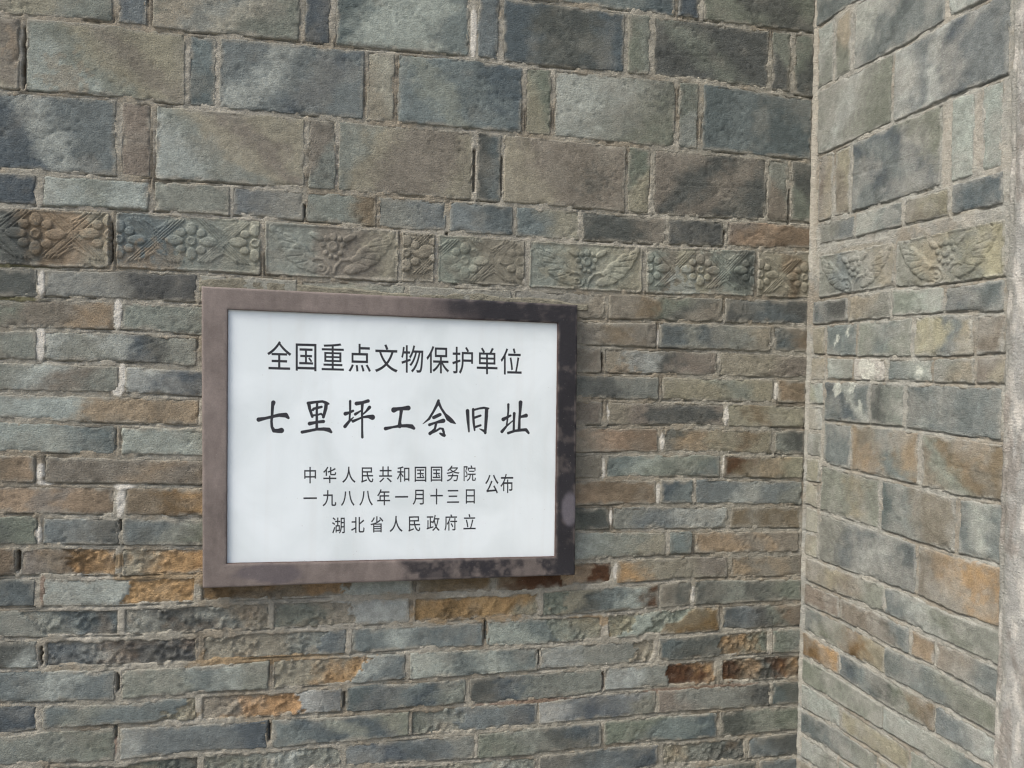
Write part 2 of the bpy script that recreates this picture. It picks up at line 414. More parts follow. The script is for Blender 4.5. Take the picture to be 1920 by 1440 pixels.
# ================================================================ GROUND
gp = bpy.data.materials.new('stone paving'); gp.use_nodes = True
_n = gp.node_tree.nodes; _t = _n.new('ShaderNodeTexNoise'); _t.inputs['Scale'].default_value = 3; _t.inputs['Detail'].default_value = 8
_rp = _n.new('ShaderNodeValToRGB'); _rp.color_ramp.elements[0].color = (0.16, 0.15, 0.14, 1); _rp.color_ramp.elements[1].color = (0.30, 0.29, 0.27, 1)
gp.node_tree.links.new(_t.outputs[0], _rp.inputs[0]); gp.node_tree.links.new(_rp.outputs[0], _n['Principled BSDF'].inputs['Base Color'])
_n['Principled BSDF'].inputs['Roughness'].default_value = 0.9
g_ = mesh_np('ground', [(-60, -120, 0), (60, -120, 0), (60, 40, 0), (-60, 40, 0)], [(0, 1, 2, 3)], gp, smooth=False); tag(g_, kind='structure')

# ================================================================ FRONT WALL
front = bpy.data.objects.new('brick_wall', None); col_link(front); front.location = (0.2, 0, 0)
tag(front, 'weathered grey brick wall carrying the framed white plaque, with a band of carved bricks', 'wall')
FL = {
 'L00': [(0,-262),(1040,-118),(1520,-55)],
 'L0': [(0,-112),(560,-55),(1040,5),(1160,20),(1440,55),(1520,63)],
 'L1': [(0,28),(43,31),(215,44),(350,62),(563,80),(620,88),(880,108),(980,123),(1173,140),(1317,153),(1440,170),(1520,184)],
 'L2': [(0,168),(210,183),(350,200),(640,224),(980,253),(1240,278),(1317,284),(1520,303)],
 'L3': [(0,320),(285,337),(570,356),(888,378),(1040,390),(1240,406),(1440,415),(1520,420)],
 'L4': [(0,386),(205,394),(430,406),(575,417),(745,431),(1040,450),(1200,460),(1515,469)],
 'L5': [(0,500),(207,505),(400,513),(745,531),(1000,542),(1210,552),(1520,562)],
 'i1': [(0,557),(85,559),(370,570),(1095,600),(1300,604),(1515,612)],
 'i2': [(0,617),(215,620),(370,631),(1095,649),(1300,657),(1515,664)],
 'i3': [(0,676),(222,682),(365,691),(1095,701),(1300,706),(1515,711)],
 'i4': [(0,736),(220,740),(375,745),(1095,749),(1300,754),(1515,759)],
 'i5': [(0,788),(215,797),(375,802),(1095,800),(1300,800),(1510,805)],
 'i6': [(0,850),(215,856),(370,859),(1095,850),(1300,850),(1505,854)],
 'i7': [(0,908),(215,910),(370,912),(1095,899),(1300,897),(1505,900)],
 'i8': [(0,966),(225,969),(370,972),(1095,950),(1300,947),(1502,949)],
 'i9': [(0,1024),(80,1024),(370,1026),(1095,996),(1300,994),(1500,992)],
 'i10': [(0,1083),(225,1083),(370,1079),(1095,1052),(1150,1049),(1300,1041),(1500,1038)],
 'i11': [(0,1142),(225,1140),(370,1133),(500,1128),(800,1117),(1000,1109),(1150,1098),(1300,1087),(1500,1083)],
 'i12': [(0,1199),(225,1196),(425,1187),(640,1177),(800,1171),(1000,1158),(1140,1151),(1300,1137),(1500,1128)],
 'i13': [(0,1257),(215,1253),(370,1247),(440,1240),(650,1230),(800,1219),(1010,1211),(1140,1202),(1233,1194),(1340,1186),(1500,1176)],
 'i14': [(0,1321),(215,1318),(370,1303),(503,1297),(650,1286),(765,1277),(880,1269),(1010,1260),(1125,1251),(1230,1243),(1345,1234),(1500,1225)],
 'i15': [(0,1380),(85,1370),(215,1363),(370,1355),(500,1348),(645,1339),(768,1331),(873,1322),(1010,1315),(1135,1298),(1230,1292),(1345,1285),(1500,1274)],
 'i16': [(0,1438),(215,1431),(370,1413),(503,1406),(640,1395),(768,1383),(890,1374),(1000,1362),(1135,1350),(1230,1341),(1345,1333),(1500,1321)],
 'i17': [(0,1497),(215,1486),(370,1470),(640,1440),(890,1427),(1000,1418),(1135,1400),(1230,1393),(1345,1386),(1500,1371)],
 'i18': [(0,1560),(370,1525),(640,1492),(1000,1470),(1235,1440),(1345,1432),(1500,1417)],
 'i19': [(0,1620),(370,1582),(640,1545),(1000,1520),(1235,1490),(1500,1464)],
}
FL = {k: line('front', v) for k, v in FL.items()}
FROWS = [
 ('L00','L0', "1052 1270 b b db; 1271 1315 db; 1318 1530 gg k k gg"),
 ('L0','L1', "-70 216 p t g; 218 280 db b|0.5,0.9,0.03,lt,0.4; 283 566 gg t g lt gg; 568 623 db; 626 883 s lg lg lg b; 893 938 b; 941 1174 db k k db; 1175 1222 gg g; 1224 1444 k gg k k; 1445 1485 k gg; 1488 1530 gg k"),
 ('L1','L2', "-220 40 p p t p|0.97,0.6,0.03,n,0.6; 46 350 lg g t p t|0.25,0.2,0.045,n,0.5; 351 408 b s; 409 686 b lg b db b; 685 742 t lt; 743 982 b g b b db; 983 1037 t gg; 1037 1269 lg lg g gg|0.9,0.9,0.05,k,0.6; 1270 1312 gg g; 1315 1525 s b s s"),
 ('L2','L3', "-50 222 db db lg b b; 224 287 p p; 288 574 lg g t p t; 575 633 p g; 631 891 g t p p t; 892 942 k s; 941 1175 t p p p|0.75,0.4,0.04,k,0.5; 1175 1222 gg t; 1223 1440 p k p k; 1437 1481 p g; 1481 1530 gg k"),
 ('L3','L4', "-200 72 b g db db; 76 283 lg g lg; 286 433 g g; 434 572 b g; 572 708 g g br; 707 840 g b; 840 965 b s; 965 1089 b t; 1090 1250 k k p; 1250 1360 k k; 1360 1528 p n br br"),
 ('L5','i1', "-170 74 g k k; 78 372 g g g k k; 372 560 c c; 560 762 c lt c; 762 962 c c; 962 1138 c c t; 1140 1358 p br gg k p; 1359 1521 k s k"),
 ('i1','i2', "-160 218 gg gg p p n; 222 480 g g g; 960 1234 g g p br p; 1235 1448 s g s g t; 1449 1523 s br"),
 ('i2','i3', "-150 72 g p g; 78 372 lg g lg db k g; 990 1130 g p; 1131 1347 t lg k p p|0.15,0.1,0.03,n,0.6; 1348 1522 t t p"),
 ('i3','i4', "-40 226 g lg p g; 232 490 lg db db g; 980 1238 g g k g; 1240 1453 t t g t; 1457 1515 n br"),
 ('i4','i5', "-60 378 lg lg lg n n n n; 1000 1132 p p; 1138 1360 t p k k k p; 1363 1513 t br t t"),
 ('i5','i6', "-40 220 lg lg lg b b|0.9,0.5,0.03,k,0.4; 224 480 lg lg g; 970 1237 p t n br; 1243 1451 k n t br t; 1451 1513 g k"),
 ('i6','i7', "-90 68 n br n; 80 480 p p n p br; 980 1133 p p; 1134 1353 b lg g g b; 1354 1508 r br n t"),
 ('i7','i8', "-60 219 p n n p n br; 230 480 br do o br; 970 1234 br n br br; 1236 1302 db b; 1302 1506 b b lg b g"),
 ('i8','i9', "-170 72 g k gg; 76 226 b b k; 227 480 b g gg do; 990 1146 gg k; 1148 1366 g b b lg lg; 1367 1502 br p br br"),
 ('i9','i10', "-120 32 n br; 35 222 p br do* o*; 225 480 t* o* o* o*; 960 1251 g lg g t; 1254 1301 b; 1301 1501 n n p n p"),
 ('i10','i11', "-140 70 k s; 76 370 lg lg lg o* o* o*; 371 777 do* br* br* br* lg lg; 777 925 br do; 926 1152 br r r n* r; 1154 1368 o t t p; 1369 1510 n p n p"),
 ('i11','i12', "-40 226 g g g* s* s*; 228 508 g* k* g* t*; 508 772 gg* gg* t* lg lg lg; 772 1014 o* do* o* o* t*; 1015 1238 gg* t k b lg r; 1234 1299 p k; 1300 1506 k g k gg"),
 ('i12','i13', "-30 73 k k lg; 79 374 s* g* k* k*; 375 654 t* t* t* g* b; 655 909 b lg b b; 911 1132 lg lg b g* t*; 1137 1352 t* lg g* br do; 1352 1506 s b k gg br"),
 ('i13','i14', "-60 220 s b lg b; 223 507 g g b lg g; 508 765 t* t* o* lg b; 766 1011 lg b lg b; 1009 1232 lg lg g g t*; 1232 1444 s k k br* gg*; 1446 1505 gg g"),
 ('i14','i15', "-100 72 k db; 76 372 b g b b b t*; 373 645 t* t* o* o* lg b; 646 877 s db b db g; 877 1131 k db g g g; 1132 1346 lg lg g g r* r* o*; 1350 1506 r* br* k* r* br*"),
 ('i15','i16', "-60 219 b g g gg; 220 505 lg b b b db; 507 771 b db g db gg; 767 1010 gg* g* b b db; 1007 1233 lg b db b gg; 1231 1447 p g g k; 1446 1506 s k"),
 ('i16','i17', "-40 85 g k; 88 376 g* gg* k*; 378 643 gg* g* lg* g*; 644 894 b db s b g; 892 1130 gg g k db; 1130 1348 gg gg b b db; 1348 1505 k g gg"),
 ('i17','i18', "-60 200 g b; 200 460 b g; 462 760 g b k; 762 1008 g* g* lg* g*; 1008 1237 k s b db; 1240 1400 t* g* k*; 1400 1506 b k"),
 ('i18','i19', "-40 230 g; 232 470 g b; 472 720 b g; 722 970 g gg; 972 1210 g b; 1212 1420 gg b k; 1421 1506 b"),
]
for a, b, t in FROWS: course(front, 'front', FL[a], FL[b], t)

# ---- carved band: relief modelled from petals (ellipses), ribs (lines) and tendrils
def P2(px, py): 
    x, z = on_front(px, py); return float(x), float(z)
def bump_ellipse(U, Z, c, rx, rz, ang, h, dome=0.6):
    ca, sa = math.cos(ang), math.sin(ang); dx, dz = U-c[0], Z-c[1]
    q = np.hypot((dx*ca+dz*sa)/rx, (-dx*sa+dz*ca)/rz)
    return h*(sstep(1.07, 0.93, q)*(1-dome*0.7)+dome*0.7*np.sqrt(np.clip(1-q*q, 0, 1)))
def rib(U, Z, pts, w, h, fade=True):
    d = np.full(U.shape, 1.0)
    for (ax, az), (bx, bz) in zip(pts[:-1], pts[1:]):
        dx, dz = bx-ax, bz-az; t = np.clip(((U-ax)*dx+(Z-az)*dz)/(dx*dx+dz*dz+1e-12), 0, 1)
        d = np.minimum(d, np.hypot(U-ax-t*dx, Z-az-t*dz))
    return h*sstep(w, w*0.35, d)
def spiral(cx, cz, r0, turns, a0, sgn=1, n=26):
    out = []
    for i in range(n):
        t = i/(n-1); a = a0+sgn*turns*2*math.pi*t; r = r0*(1-t*0.82)
        out.append((cx+r*math.cos(a), cz+r*math.sin(a)))
    return out
def flower_tile(flowers, sc, u0, u1, zb, zt, seed, worn=0.0, leanx=0.0):
    """eight-petalled flowers between crossed diagonal ribs; flowers are (x, z) centres"""
    def f(U, Z):
        H = np.zeros(U.shape)
        for k, (cx, cz) in enumerate(flowers):
            for (dx, dz, rx, rz) in ((0, 27, 11, 13), (0, -28, 11, 14), (-35, 0, 19, 10.5), (36, 0, 19, 10.5), (-21, 18, 10, 9), (20, 18, 10, 9), (-21, -18, 10, 9), (20, -19, 10, 9)):
                H = np.maximum(H, bump_ellipse(U, Z, (cx+dx*sc, cz+dz*sc), rx*sc, rz*sc, 0, 0.0052))
            H = np.maximum(H, bump_ellipse(U, Z, (cx, cz), 10*sc, 10*sc, 0, 0.0056)-bump_ellipse(U, Z, (cx, cz), 5.5*sc, 5.5*sc, 0, 0.0022))
            for sgn in (-1, 1):
                for dirn in (-1, 1):
                    # three parallel ribs each side of the flower, plus a nested chevron
                    x0 = cx+sgn*68*sc
                    for q in (-5, 0, 5):
                        H = np.maximum(H, rib(U, Z, [(x0+q*1.3*sc-45*sc, cz-45*dirn*sc), (x0+q*1.3*sc+45*sc, cz+45*dirn*sc)], 2.1*sc, 0.0026))
                    for q in (18, 26):
                        H = np.maximum(H, rib(U, Z, [(x0-(q-2)*1.0*sc-12*sc, cz+dirn*(44)*sc), (x0-0.0*sc, cz+dirn*(q-2)*sc), (x0+(q-2)*sc+12*sc, cz+dirn*44*sc)], 2.1*sc, 0.0023))
            # clear the ground round the flower
        g = np.zeros(U.shape)
        wear = 1-worn*sstep(-0.05, 0.15, fbm(U*14, Z*14, seed, 3))
        rim = sstep(0.006, 0.0015, np.minimum.reduce([U-u0, u1-U, Z-zb, zt-Z])-0.004)*0.0030
        return H*wear*0.92*(1-0.30*sstep(0.0, 0.2, fbm(U*25, Z*25, seed+9, 3)))-0.0012+rim*0.5+fbm(U*120, Z*120, seed+4, 2)*0.0012
    return f
def scroll_tile(cx, cz, sc, u0, u1, zb, zt, seed, worn=0.0, sx=1.0):
    """two feathered leaf wings springing from a curled stem, a berry cluster in the middle"""
    def f(U, Z):
        H = np.zeros(U.shape); q = lambda x, z: (cx+x*sc*sx, cz+z*sc)
        for s in (-1, 1):
            # stem sweeping out and curling under the wing
            H = np.maximum(H, rib(U, Z, [q(0, -44), q(s*5, -26), q(s*14, -14), q(s*28, -12), q(s*38, -20), q(s*42, -34)], 3.6*sc, 0.0034))
            H = np.maximum(H, rib(U, Z, [q(s*x/sc/1.0, z/sc) for x, z in spiral(18*sc, -31*sc, 12*sc, 1.35, math.pi, 1)], 2.9*sc, 0.0032) if s < 0 else 0)
            # wing: overlapping lobes rising to a pointed tip
            for (x, z, rx, rz, a) in ((33, -29, 15, 9, 0.3), (50, -20, 17, 12, 0.5), (65, -7, 17, 13, 0.7), (78, 9, 16, 12, 0.8), (89, 24, 14, 9, 1.0), (97, 36, 9, 6, 1.1), (55, 4, 19, 10, 0.5), (69, 19, 15, 8, 0.7), (42, -8, 13, 6, 0.3)):
                H = np.maximum(H, bump_ellipse(U, Z, (cx+s*x*sc*sx, cz+z*sc), rx*1.05*sc, rz*sc, s*a, 0.0048, 0.7))
            for (x, z, x2, z2) in ((42, -18, 66, -26), (48, -8, 74, -12), (54, 2, 82, 4), (62, 12, 88, 18), (70, 22, 92, 31)):
                H = H-rib(U, Z, [q(s*x, z), q(s*x2, z2)], 1.6*sc, 0.0018)
        for (x, z, r) in ((0, 10, 9.5), (-17, 13, 5.0), (16, 14, 5.0), (-12, -1, 4.5), (12, -1, 4.5), (0, 27, 6.5), (-4, -8, 3.8), (5, -9, 3.8), (-10, 25, 4.5), (11, 25, 4.5)):
            H = np.maximum(H, bump_ellipse(U, Z, q(x, z), r*sc*sx*0.9, r*sc, 0, 0.0048))
        for s in (-1, 1):          # two small leaves opening at the top
            H = np.maximum(H, bump_ellipse(U, Z, q(s*27, 27), 13*sc, 5.5*sc, s*0.5, 0.0044))
        H = H-bump_ellipse(U, Z, q(0, 12), 5*sc, 5*sc, 0, 0.0022)
        wear = 1-worn*sstep(-0.08, 0.12, fbm(U*13, Z*13, seed, 3))
        rim = sstep(0.006, 0.0015, np.minimum.reduce([U-u0, u1-U, Z-zb, zt-Z])-0.004)*0.0024
        return H*wear*0.85*(1-0.40*sstep(0.0, 0.2, fbm(U*25, Z*25, seed+9, 3)))-0.0012+rim*0.7+fbm(U*45, Z*45, seed+8, 3)*0.0016+fbm(U*110, Z*110, seed+4, 2)*0.0016
    return f
def carved(parent, side, a, b, codes, maker, seed, top, bot, **kw):
    u0, u1 = sorted((u_at(side, a, top, bot), u_at(side, b, top, bot)))
    m = (u0+u1)/2
    add_brick(parent, side, u0, u1, top, bot, codes, name='carved_brick', mat=M_CARVED, fine=0.0015, coarse=0.0015,
              relief=maker(u0, u1, float(bot(m)), float(top(m))), proud=0.001, skew=0.1, **kw)
px1 = abs(P2(101, 440)[0]-P2(100, 440)[0])
tb, bb = FL['L4'], FL['L5']
def fl(flw, px, worn=0.0, k=1.0):
    cs = [P2(x, y) for x, y in flw]; sc = px1*k
    return lambda u0, u1, zb, zt: flower_tile(cs, sc, u0, u1, zb, zt, int(px), worn)
def sc_(c, px, worn=0.0, k=1.0, sx=1.0):
    return lambda u0, u1, zb, zt: scroll_tile((u0+u1)/2+k*0, (zb+zt)/2, (zt-zb)/100, u0, u1, zb, zt, int(px), worn, (u1-u0)/224/((zt-zb)/100))
carved(front, 'front', -70, 209, 'g k br n t', fl([(-74,434),(67,438),(205,440)], 11, 0.0, 1.06), 1, tb, bb, spots=((0.62,0.75,0.05,'n',0.5),(0.9,0.6,0.04,'n',0.6),(0.35,0.3,0.05,'k',0.7)))
carved(front, 'front', 214, 491, 'b b g g lt', fl([(224,448),(359,452),(478,456)], 22, 0.1, 0.97), 2, tb, bb, spots=((0.1,0.15,0.05,'n',0.6),(0.3,0.12,0.05,'n',0.5)))
carved(front, 'front', 494, 750, 'g g p p t', sc_((622,458), 33, 0.25, 1.0, 1.1), 3, tb, bb)
carved(front, 'front', 750, 818, 'p p', fl([(762,474),(830,470)], 44, 0.85), 4, tb, bb)
carved(front, 'front', 818, 988, 'g p p', fl([(872,488),(976,490)], 55, 0.75), 5, tb, bb)
carved(front, 'front', 990, 1207, 'g t g lt t', sc_((1095,487), 66, 0.05, 0.92, 1.05), 6, tb, bb)
carved(front, 'front', 1210, 1417, 'g p t p g k', fl([(1218,502),(1313,506),(1412,508)], 77, 0.1, 0.95), 7, tb, bb, spots=((0.35,0.15,0.05,'lg',0.8),))
carved(front, 'front', 1418, 1522, 't t br t', fl([(1425,514),(1508,520)], 88, 0.0, 0.92), 8, tb, bb)

# brickwork carrying on outside the photograph
X0 = float(on_front(0, 800)[0]); XL = X0-0.60
ROWL = {}
for a, b, t in FROWS:
    first = float(t.split(';')[0].split()[0]); last = None
    u1 = u_at('front', first, FL[a], FL[b])
    filler('front', XL, u1, FL[a], FL[b], 'tall' if a in ('L00','L0','L1','L2') else 'thin', hash(a) % 1 + sum(map(ord, a+b)))
filler('front', XL, u_at('front', -72, tb, bb), tb, bb, 'thin', 77)
def shift(fn, dz): return lambda q: fn(q)+dz
prev = FL['L00']
for k in range(2):
    nx = shift(prev, 0.150); filler('front', XL+0.09*(k % 2), XC, nx, prev, 'tall', 300+k); prev = nx
ZTOP_F = float(prev(0))
prev = FL['i19']
for k in range(5):
    nx = shift(prev, -0.058); filler('front', XL+0.07*(k % 2), XC, prev, nx, 'thin', 400+k); prev = nx
ZBOT_F = float(prev(0))
flush_ext(front, 'front')
def fillet():
    ua, ub = P2(371, 530)[0], P2(1105, 560)[0]
    u = np.arange(ua, ub, 0.0022); v = np.linspace(0, 1, 26)
    zt = on_front(np.interp(u, [ua, ub], [371, 1105]), np.interp(u, [ua, ub], [521, 566]))[1]
    zb = on_front(np.interp(u, [ua, ub], [371, 1105]), np.interp(u, [ua, ub], [545, 582]))[1]
    U = u[:, None]+0*v[None, :]; zt = zt+fbm(u*9, u*0+3, 51, 4)*0.022+sstep(0.62, 0.8, noise(u*11, u*0, 52))*0.006
    Z = zb[:, None]+(zt-zb)[:, None]*v[None, :]
    e = np.minimum(zt[:, None]-Z, np.minimum(U-ua, ub-U))
    H = 0.0052*sstep(-0.0005, 0.006, e)-0.0035+fbm(U*50, Z*50, 53, 4)*0.0042+fbm(U*14, Z*14, 54, 3)*0.003
    c = lin((138,135,119))*(1+fbm(U*20, Z*30, 55, 4)*0.6+fbm(U*120, Z*120, 56, 2)*0.3)[..., None]
    mesh_np('cement_smear', place('front', U, Z, H).reshape(-1, 3), grid_quads(*U.shape), M_MORTAR, front, c.reshape(-1, 3), np.full(U.size, 0.7))
fillet()
WP = []                                         # lighter repointing of single joints, seen in the photo
def wpatch(px, py, rx, ry, name='white', st=1.0):
    x, z = P2(px, py); WP.append((x, z, rx*px1, ry*px1, name, st))
for a in [(77,530,9,30),(220,592,8,28),(76,648,10,30),(230,700,8,26),(223,730,12,14),(76,885,9,18),(88,905,20,5),(226,938,9,30),(232,913,20,6),(72,1000,8,20),(345,965,34,6),
          (1456,735,7,22),(1363,778,7,22),(1242,825,6,22),(1132,878,5,22),(1358,872,5,22),(1234,922,6,22),(1146,970,6,22),(1137,1230,6,22),(1155,1070,6,20),(1300,1115,6,20),(1017,1100,0,0),
          (1143,775,7,22),(1236,632,5,22),(888,60,6,60)]:
    if a[2]: wpatch(*a)
for a in [(1252,1018,8,24),(1258,1018,30,26),(1135,1175,7,22),(1232,1210,6,20),(1300,990,200,5)]: wpatch(*a, name='pale', st=0.8)
for a in [(44,110,6,60),(230,250,6,60),(290,270,5,60),(560,300,5,60),(632,300,5,60),(890,330,5,60),(1000,60,0,0),(700,405,40,5),(350,400,200,6),(1100,455,300,6),(650,430,200,7)]:
    if a[2]: wpatch(*a, name='pale', st=0.7)
for a in [(910,1182,2.6,24),(1009,1233,3,17),(873,1345,3.4,22),(645,1313,3,18),(504,1372,3,22),(1131,1276,3,22),(45,108,3.2,62),(34,1052,4,22),(226,985,3,12),(208,455,4,42),(1129,680,2.5,24),
          (571,395,3,14),(217,1365,3,22),(940,330,2.2,48),(1217,330,2.5,50),(1436,380,2.5,30),(1480,390,3,45),(889,320,2.5,50),(838,445,2.5,12),(1358,445,3,18),(77,1230,2.6,20),(220,1280,2.6,20)]: wpatch(*a, name='gap')
for a in [(50,497,90,6),(20,560,60,5)]: wpatch(*a, name='moss', st=0.8)
for a in [(1130,1275,6,26),(1330,1290,160,6),(1000,1315,150,5),(340,1255,0,0),(80,1110,6,40),(215,1395,6,26)]:
    if a[2]: wpatch(*a, name='rust', st=0.4)
for a in [(880,1145,150,26),(520,1230,150,26),(610,1260,90,20),(300,1085,110,20),(1100,1165,70,14),(440,1325,110,22),(250,1050,120,18)]: wpatch(*a, name='ochre', st=0.55)
mortar(front, 'front', XL, XC-0.0005, ZBOT_F+0.02, ZTOP_F-0.02, 0.0026, WP)
core(front, 'front', XL, XC+0.40, 0.0, ZTOP_F+0.3)

# ================================================================ SIDE WALL
side = bpy.data.objects.new('side_wall', None); col_link(side); side.location = (XC, -0.3, 0)
tag(side, 'side wall of large grey bricks meeting the plaque wall at the right hand corner', 'wall')
SL = {
 'R00': [(1527,-68),(1612,-150),(1895,-400)],
 'R0': [(1527,57),(1612,0),(1690,-50),(1895,-190)],
 'R1': [(1532,171),(1600,134),(1700,84),(1775,38),(1895,-22)],
 'R2': [(1538,292),(1685,227),(1780,186),(1902,137)],
 'R3': [(1532,418),(1595,401),(1692,374),(1782,345),(1890,312)],
 'R4': [(1532,462),(1600,449),(1690,426),(1780,407),(1887,385)],
 'R4b': [(1533,477),(1675,451),(1887,406)],
 'R5': [(1533,562),(1677,540),(1750,538),(1885,521)],
 'R6': [(1522,611),(1590,605),(1665,598),(1767,588),(1890,587)],
 'R7': [(1522,666),(1600,670),(1700,671),(1820,669),(1890,664)],
 'R8': [(1520,714),(1600,715),(1700,718),(1890,724)],
 'R8b': [(1520,760),(1550,760),(1890,790)],
 'R9': [(1550,790),(1635,798),(1690,804),(1745,812),(1885,832)],
 'R10': [(1520,861),(1550,871),(1595,884),(1717,912),(1790,931),(1885,944)],
 'R11': [(1513,948),(1540,961),(1645,994),(1787,1039),(1885,1062)],
 'R12': [(1512,1042),(1547,1057),(1610,1080),(1707,1113),(1790,1152),(1880,1182)],
 'R13': [(1507,1088),(1557,1111),(1657,1152),(1790,1214),(1885,1258)],
 'R14': [(1507,1134),(1572,1163),(1665,1212),(1752,1254),(1885,1327)],
 'R15': [(1505,1182),(1570,1220),(1655,1266),(1750,1318),(1885,1392)],
 'R16': [(1505,1230),(1575,1270),(1652,1320),(1752,1377),(1885,1457)],
 'R17': [(1502,1278),(1572,1320),(1652,1369),(1885,1515)],
 'R18': [(1501,1328),(1570,1365),(1652,1420),(1885,1580)],
 'R19': [(1500,1374),(1590,1432),(1885,1645)],
 'R20': [(1500,1420),(1600,1492),(1885,1712)],
 'S1': [(1512,808),(1560,812)], 'S2': [(1512,857),(1560,862)], 'S3': [(1512,903),(1560,912)],
}
SL = {k: line('side', v) for k, v in SL.items()}
WJ = float(on_side(1884, 700)[0])
SROWS = [
 ('R00','R0', "1530 1660 s b gg s; 1662 1884 b s"),
 ('R0','R1', "1531 1564 lg g; 1565 1597 gg t; 1600 1775 lg b s b b|0.85,0.6,0.02,lt,0.6; 1779 1893 lg"),
 ('R1','R2', "1531 1674 g lg g gg; 1675 1895 lg b lg db b b"),
 ('R2','R3', "1533 1562 p t; 1562 1595 p t; 1595 1768 b db b db gg; 1782 1828 lg; 1838 1882 lg"),
 ('R3','R4', "1535 1603 g b; 1603 1692 lg b; 1693 1780 p t; 1782 1885 db db"),
 ('R5','R6', "1522 1590 s k; 1590 1671 t g; 1670 1769 g lg; 1770 1885 s db b s b"),
 ('R6','R7', "1522 1547 t; 1548 1606 b|0.4,0.5,0.014,w,0.9 0.7,0.7,0.01,w,0.9; 1607 1710 g b g; 1713 1825 y y b t; 1829 1886 p"),
 ('R7','R8', "1520 1547 t; 1548 1600 lg g; 1600 1660 pw|0.5,0.5,0.03,w,0.6; 1661 1749 b lg|0.7,0.5,0.01,w,0.9; 1748 1829 g t; 1828 1886 p t"),
 ('R8','R9', "1545 1632 b db lg b|0.3,0.8,0.015,w,0.8 0.6,0.9,0.015,w,0.7 0.8,0.4,0.012,w,0.6; 1630 1695 k g; 1697 1880 s b b b|0.2,0.1,0.02,lg,0.6"),
 ('R9','R10', "1543 1596 b b; 1595 1722 n p b n|0.3,0.2,0.04,n,0.5; 1726 1887 p g br p br|0.6,0.9,0.05,n,0.4"),
 ('R10','R11', "1536 1650 g g t g; 1650 1792 s b p p; 1794 1885 b lg b"),
 ('R11','R12', "1534 1718 g b lg s; 1718 1884 p n o n|0.75,0.65,0.05,o,0.6"),
 ('R12','R13', "1509 1659 p t p g; 1656 1884 b lg gg g"),
 ('R13','R14', "1506 1574 p p; 1572 1706 p p b; 1706 1755 n; 1753 1884 p b"),
 ('R14','R15', "1506 1660 s gg do t; 1656 1884 b b g gg"),
 ('R15','R16', "1504 1574 do o; 1572 1755 db b k gg br; 1752 1884 b lg"),
 ('R16','R17', "1503 1656 gg g g; 1653 1884 lg g b"),
 ('R17','R18', "1501 1575 lg lg; 1575 1706 t t; 1704 1884 g b"),
 ('R18','R19', "1500 1646 s b g; 1644 1884 t g"),
 ('R19','R20', "1500 1570 lg g; 1570 1700 g; 1702 1884 b g"),
]
for a, b, t in SROWS: course(side, 'side', SL[a], SL[b], t)
for a, b, t in (('R8','R8b','1514 1544 lt lg'), ('R8b','S1','1514 1542 lt lg'), ('S1','S2','1511 1540 lg g'), ('S2','S3','1510 1538 t'), ('S3','R11','1508 1533 lt')):
    course(side, 'side', SL[a], SL[b], t)
SL['S4'] = shift(SL['R11'], 0.0); SL['S5'] = line('side', [(1508,996),(1540,1004)])
course(side, 'side', SL['R11'], SL['S5'], '1507 1533 lt'); course(side, 'side', SL['S5'], SL['R12'], '1507 1533 t lt')
def Q2(px, py):
    x, z = on_side(px, py); return float(x), float(z)
def sscroll(c, k, seed, sx=1.0, worn=0.15):
    return sc_(c, seed, worn)
carved(side, 'side', 1534, 1678, 'g b g t', sscroll((1597,492), 0.86, 91, 1.12), 9, SL['R4b'], SL['R5'])
carved(side, 'side', 1679, 1886, 'g t g y', sscroll((1778,472), 0.90, 92, 1.05), 10, SL['R4b'], SL['R5'])
prev = SL['R00']
for k in range(2):
    nx = shift(prev, 0.150); filler('side', 0.004, WJ, nx, prev, 'tall', 500+k); prev = nx
ZTOP_S = float(prev(0.1))
prev = SL['R20']
for k in range(5):
    nx = shift(prev, -0.058); filler('side', 0.004, WJ, prev, nx, 'thin', 600+k); prev = nx
ZBOT_S = float(prev(0.1))
flush_ext(side, 'side')
WS = []
def spatch(px, py, rx, ry, name='white', st=1.0):
    x, z = Q2(px, py); WS.append((x, z, rx, ry, name, st))
for a in [(1528,150,0.012,0.30),(1526,330,0.012,0.16),(1526,420,0.012,0.10)]: spatch(*a, name='pale', st=0.7)
for a in [(1775,280,0.012,0.07),(1833,240,0.010,0.06),(1775,20,0.010,0.05),(1600,330,0.006,0.05)]: spatch(*a, name='pale', st=0.6)
for a in [(1800,395,0.06,0.008),(1600,470,0.10,0.010)]: spatch(*a, name='tan', st=0.8)
mortar(side, 'side', 0.0, WJ+0.02, ZBOT_S+0.02, ZTOP_S-0.02, 0.0026, WS, lift=lambda U, Z: 0.005*sstep(0.012, 0.0, U))
core(side, 'side', -0.05, WJ+0.45, 0.0, max(ZTOP_S, ZTOP_F)+0.3)

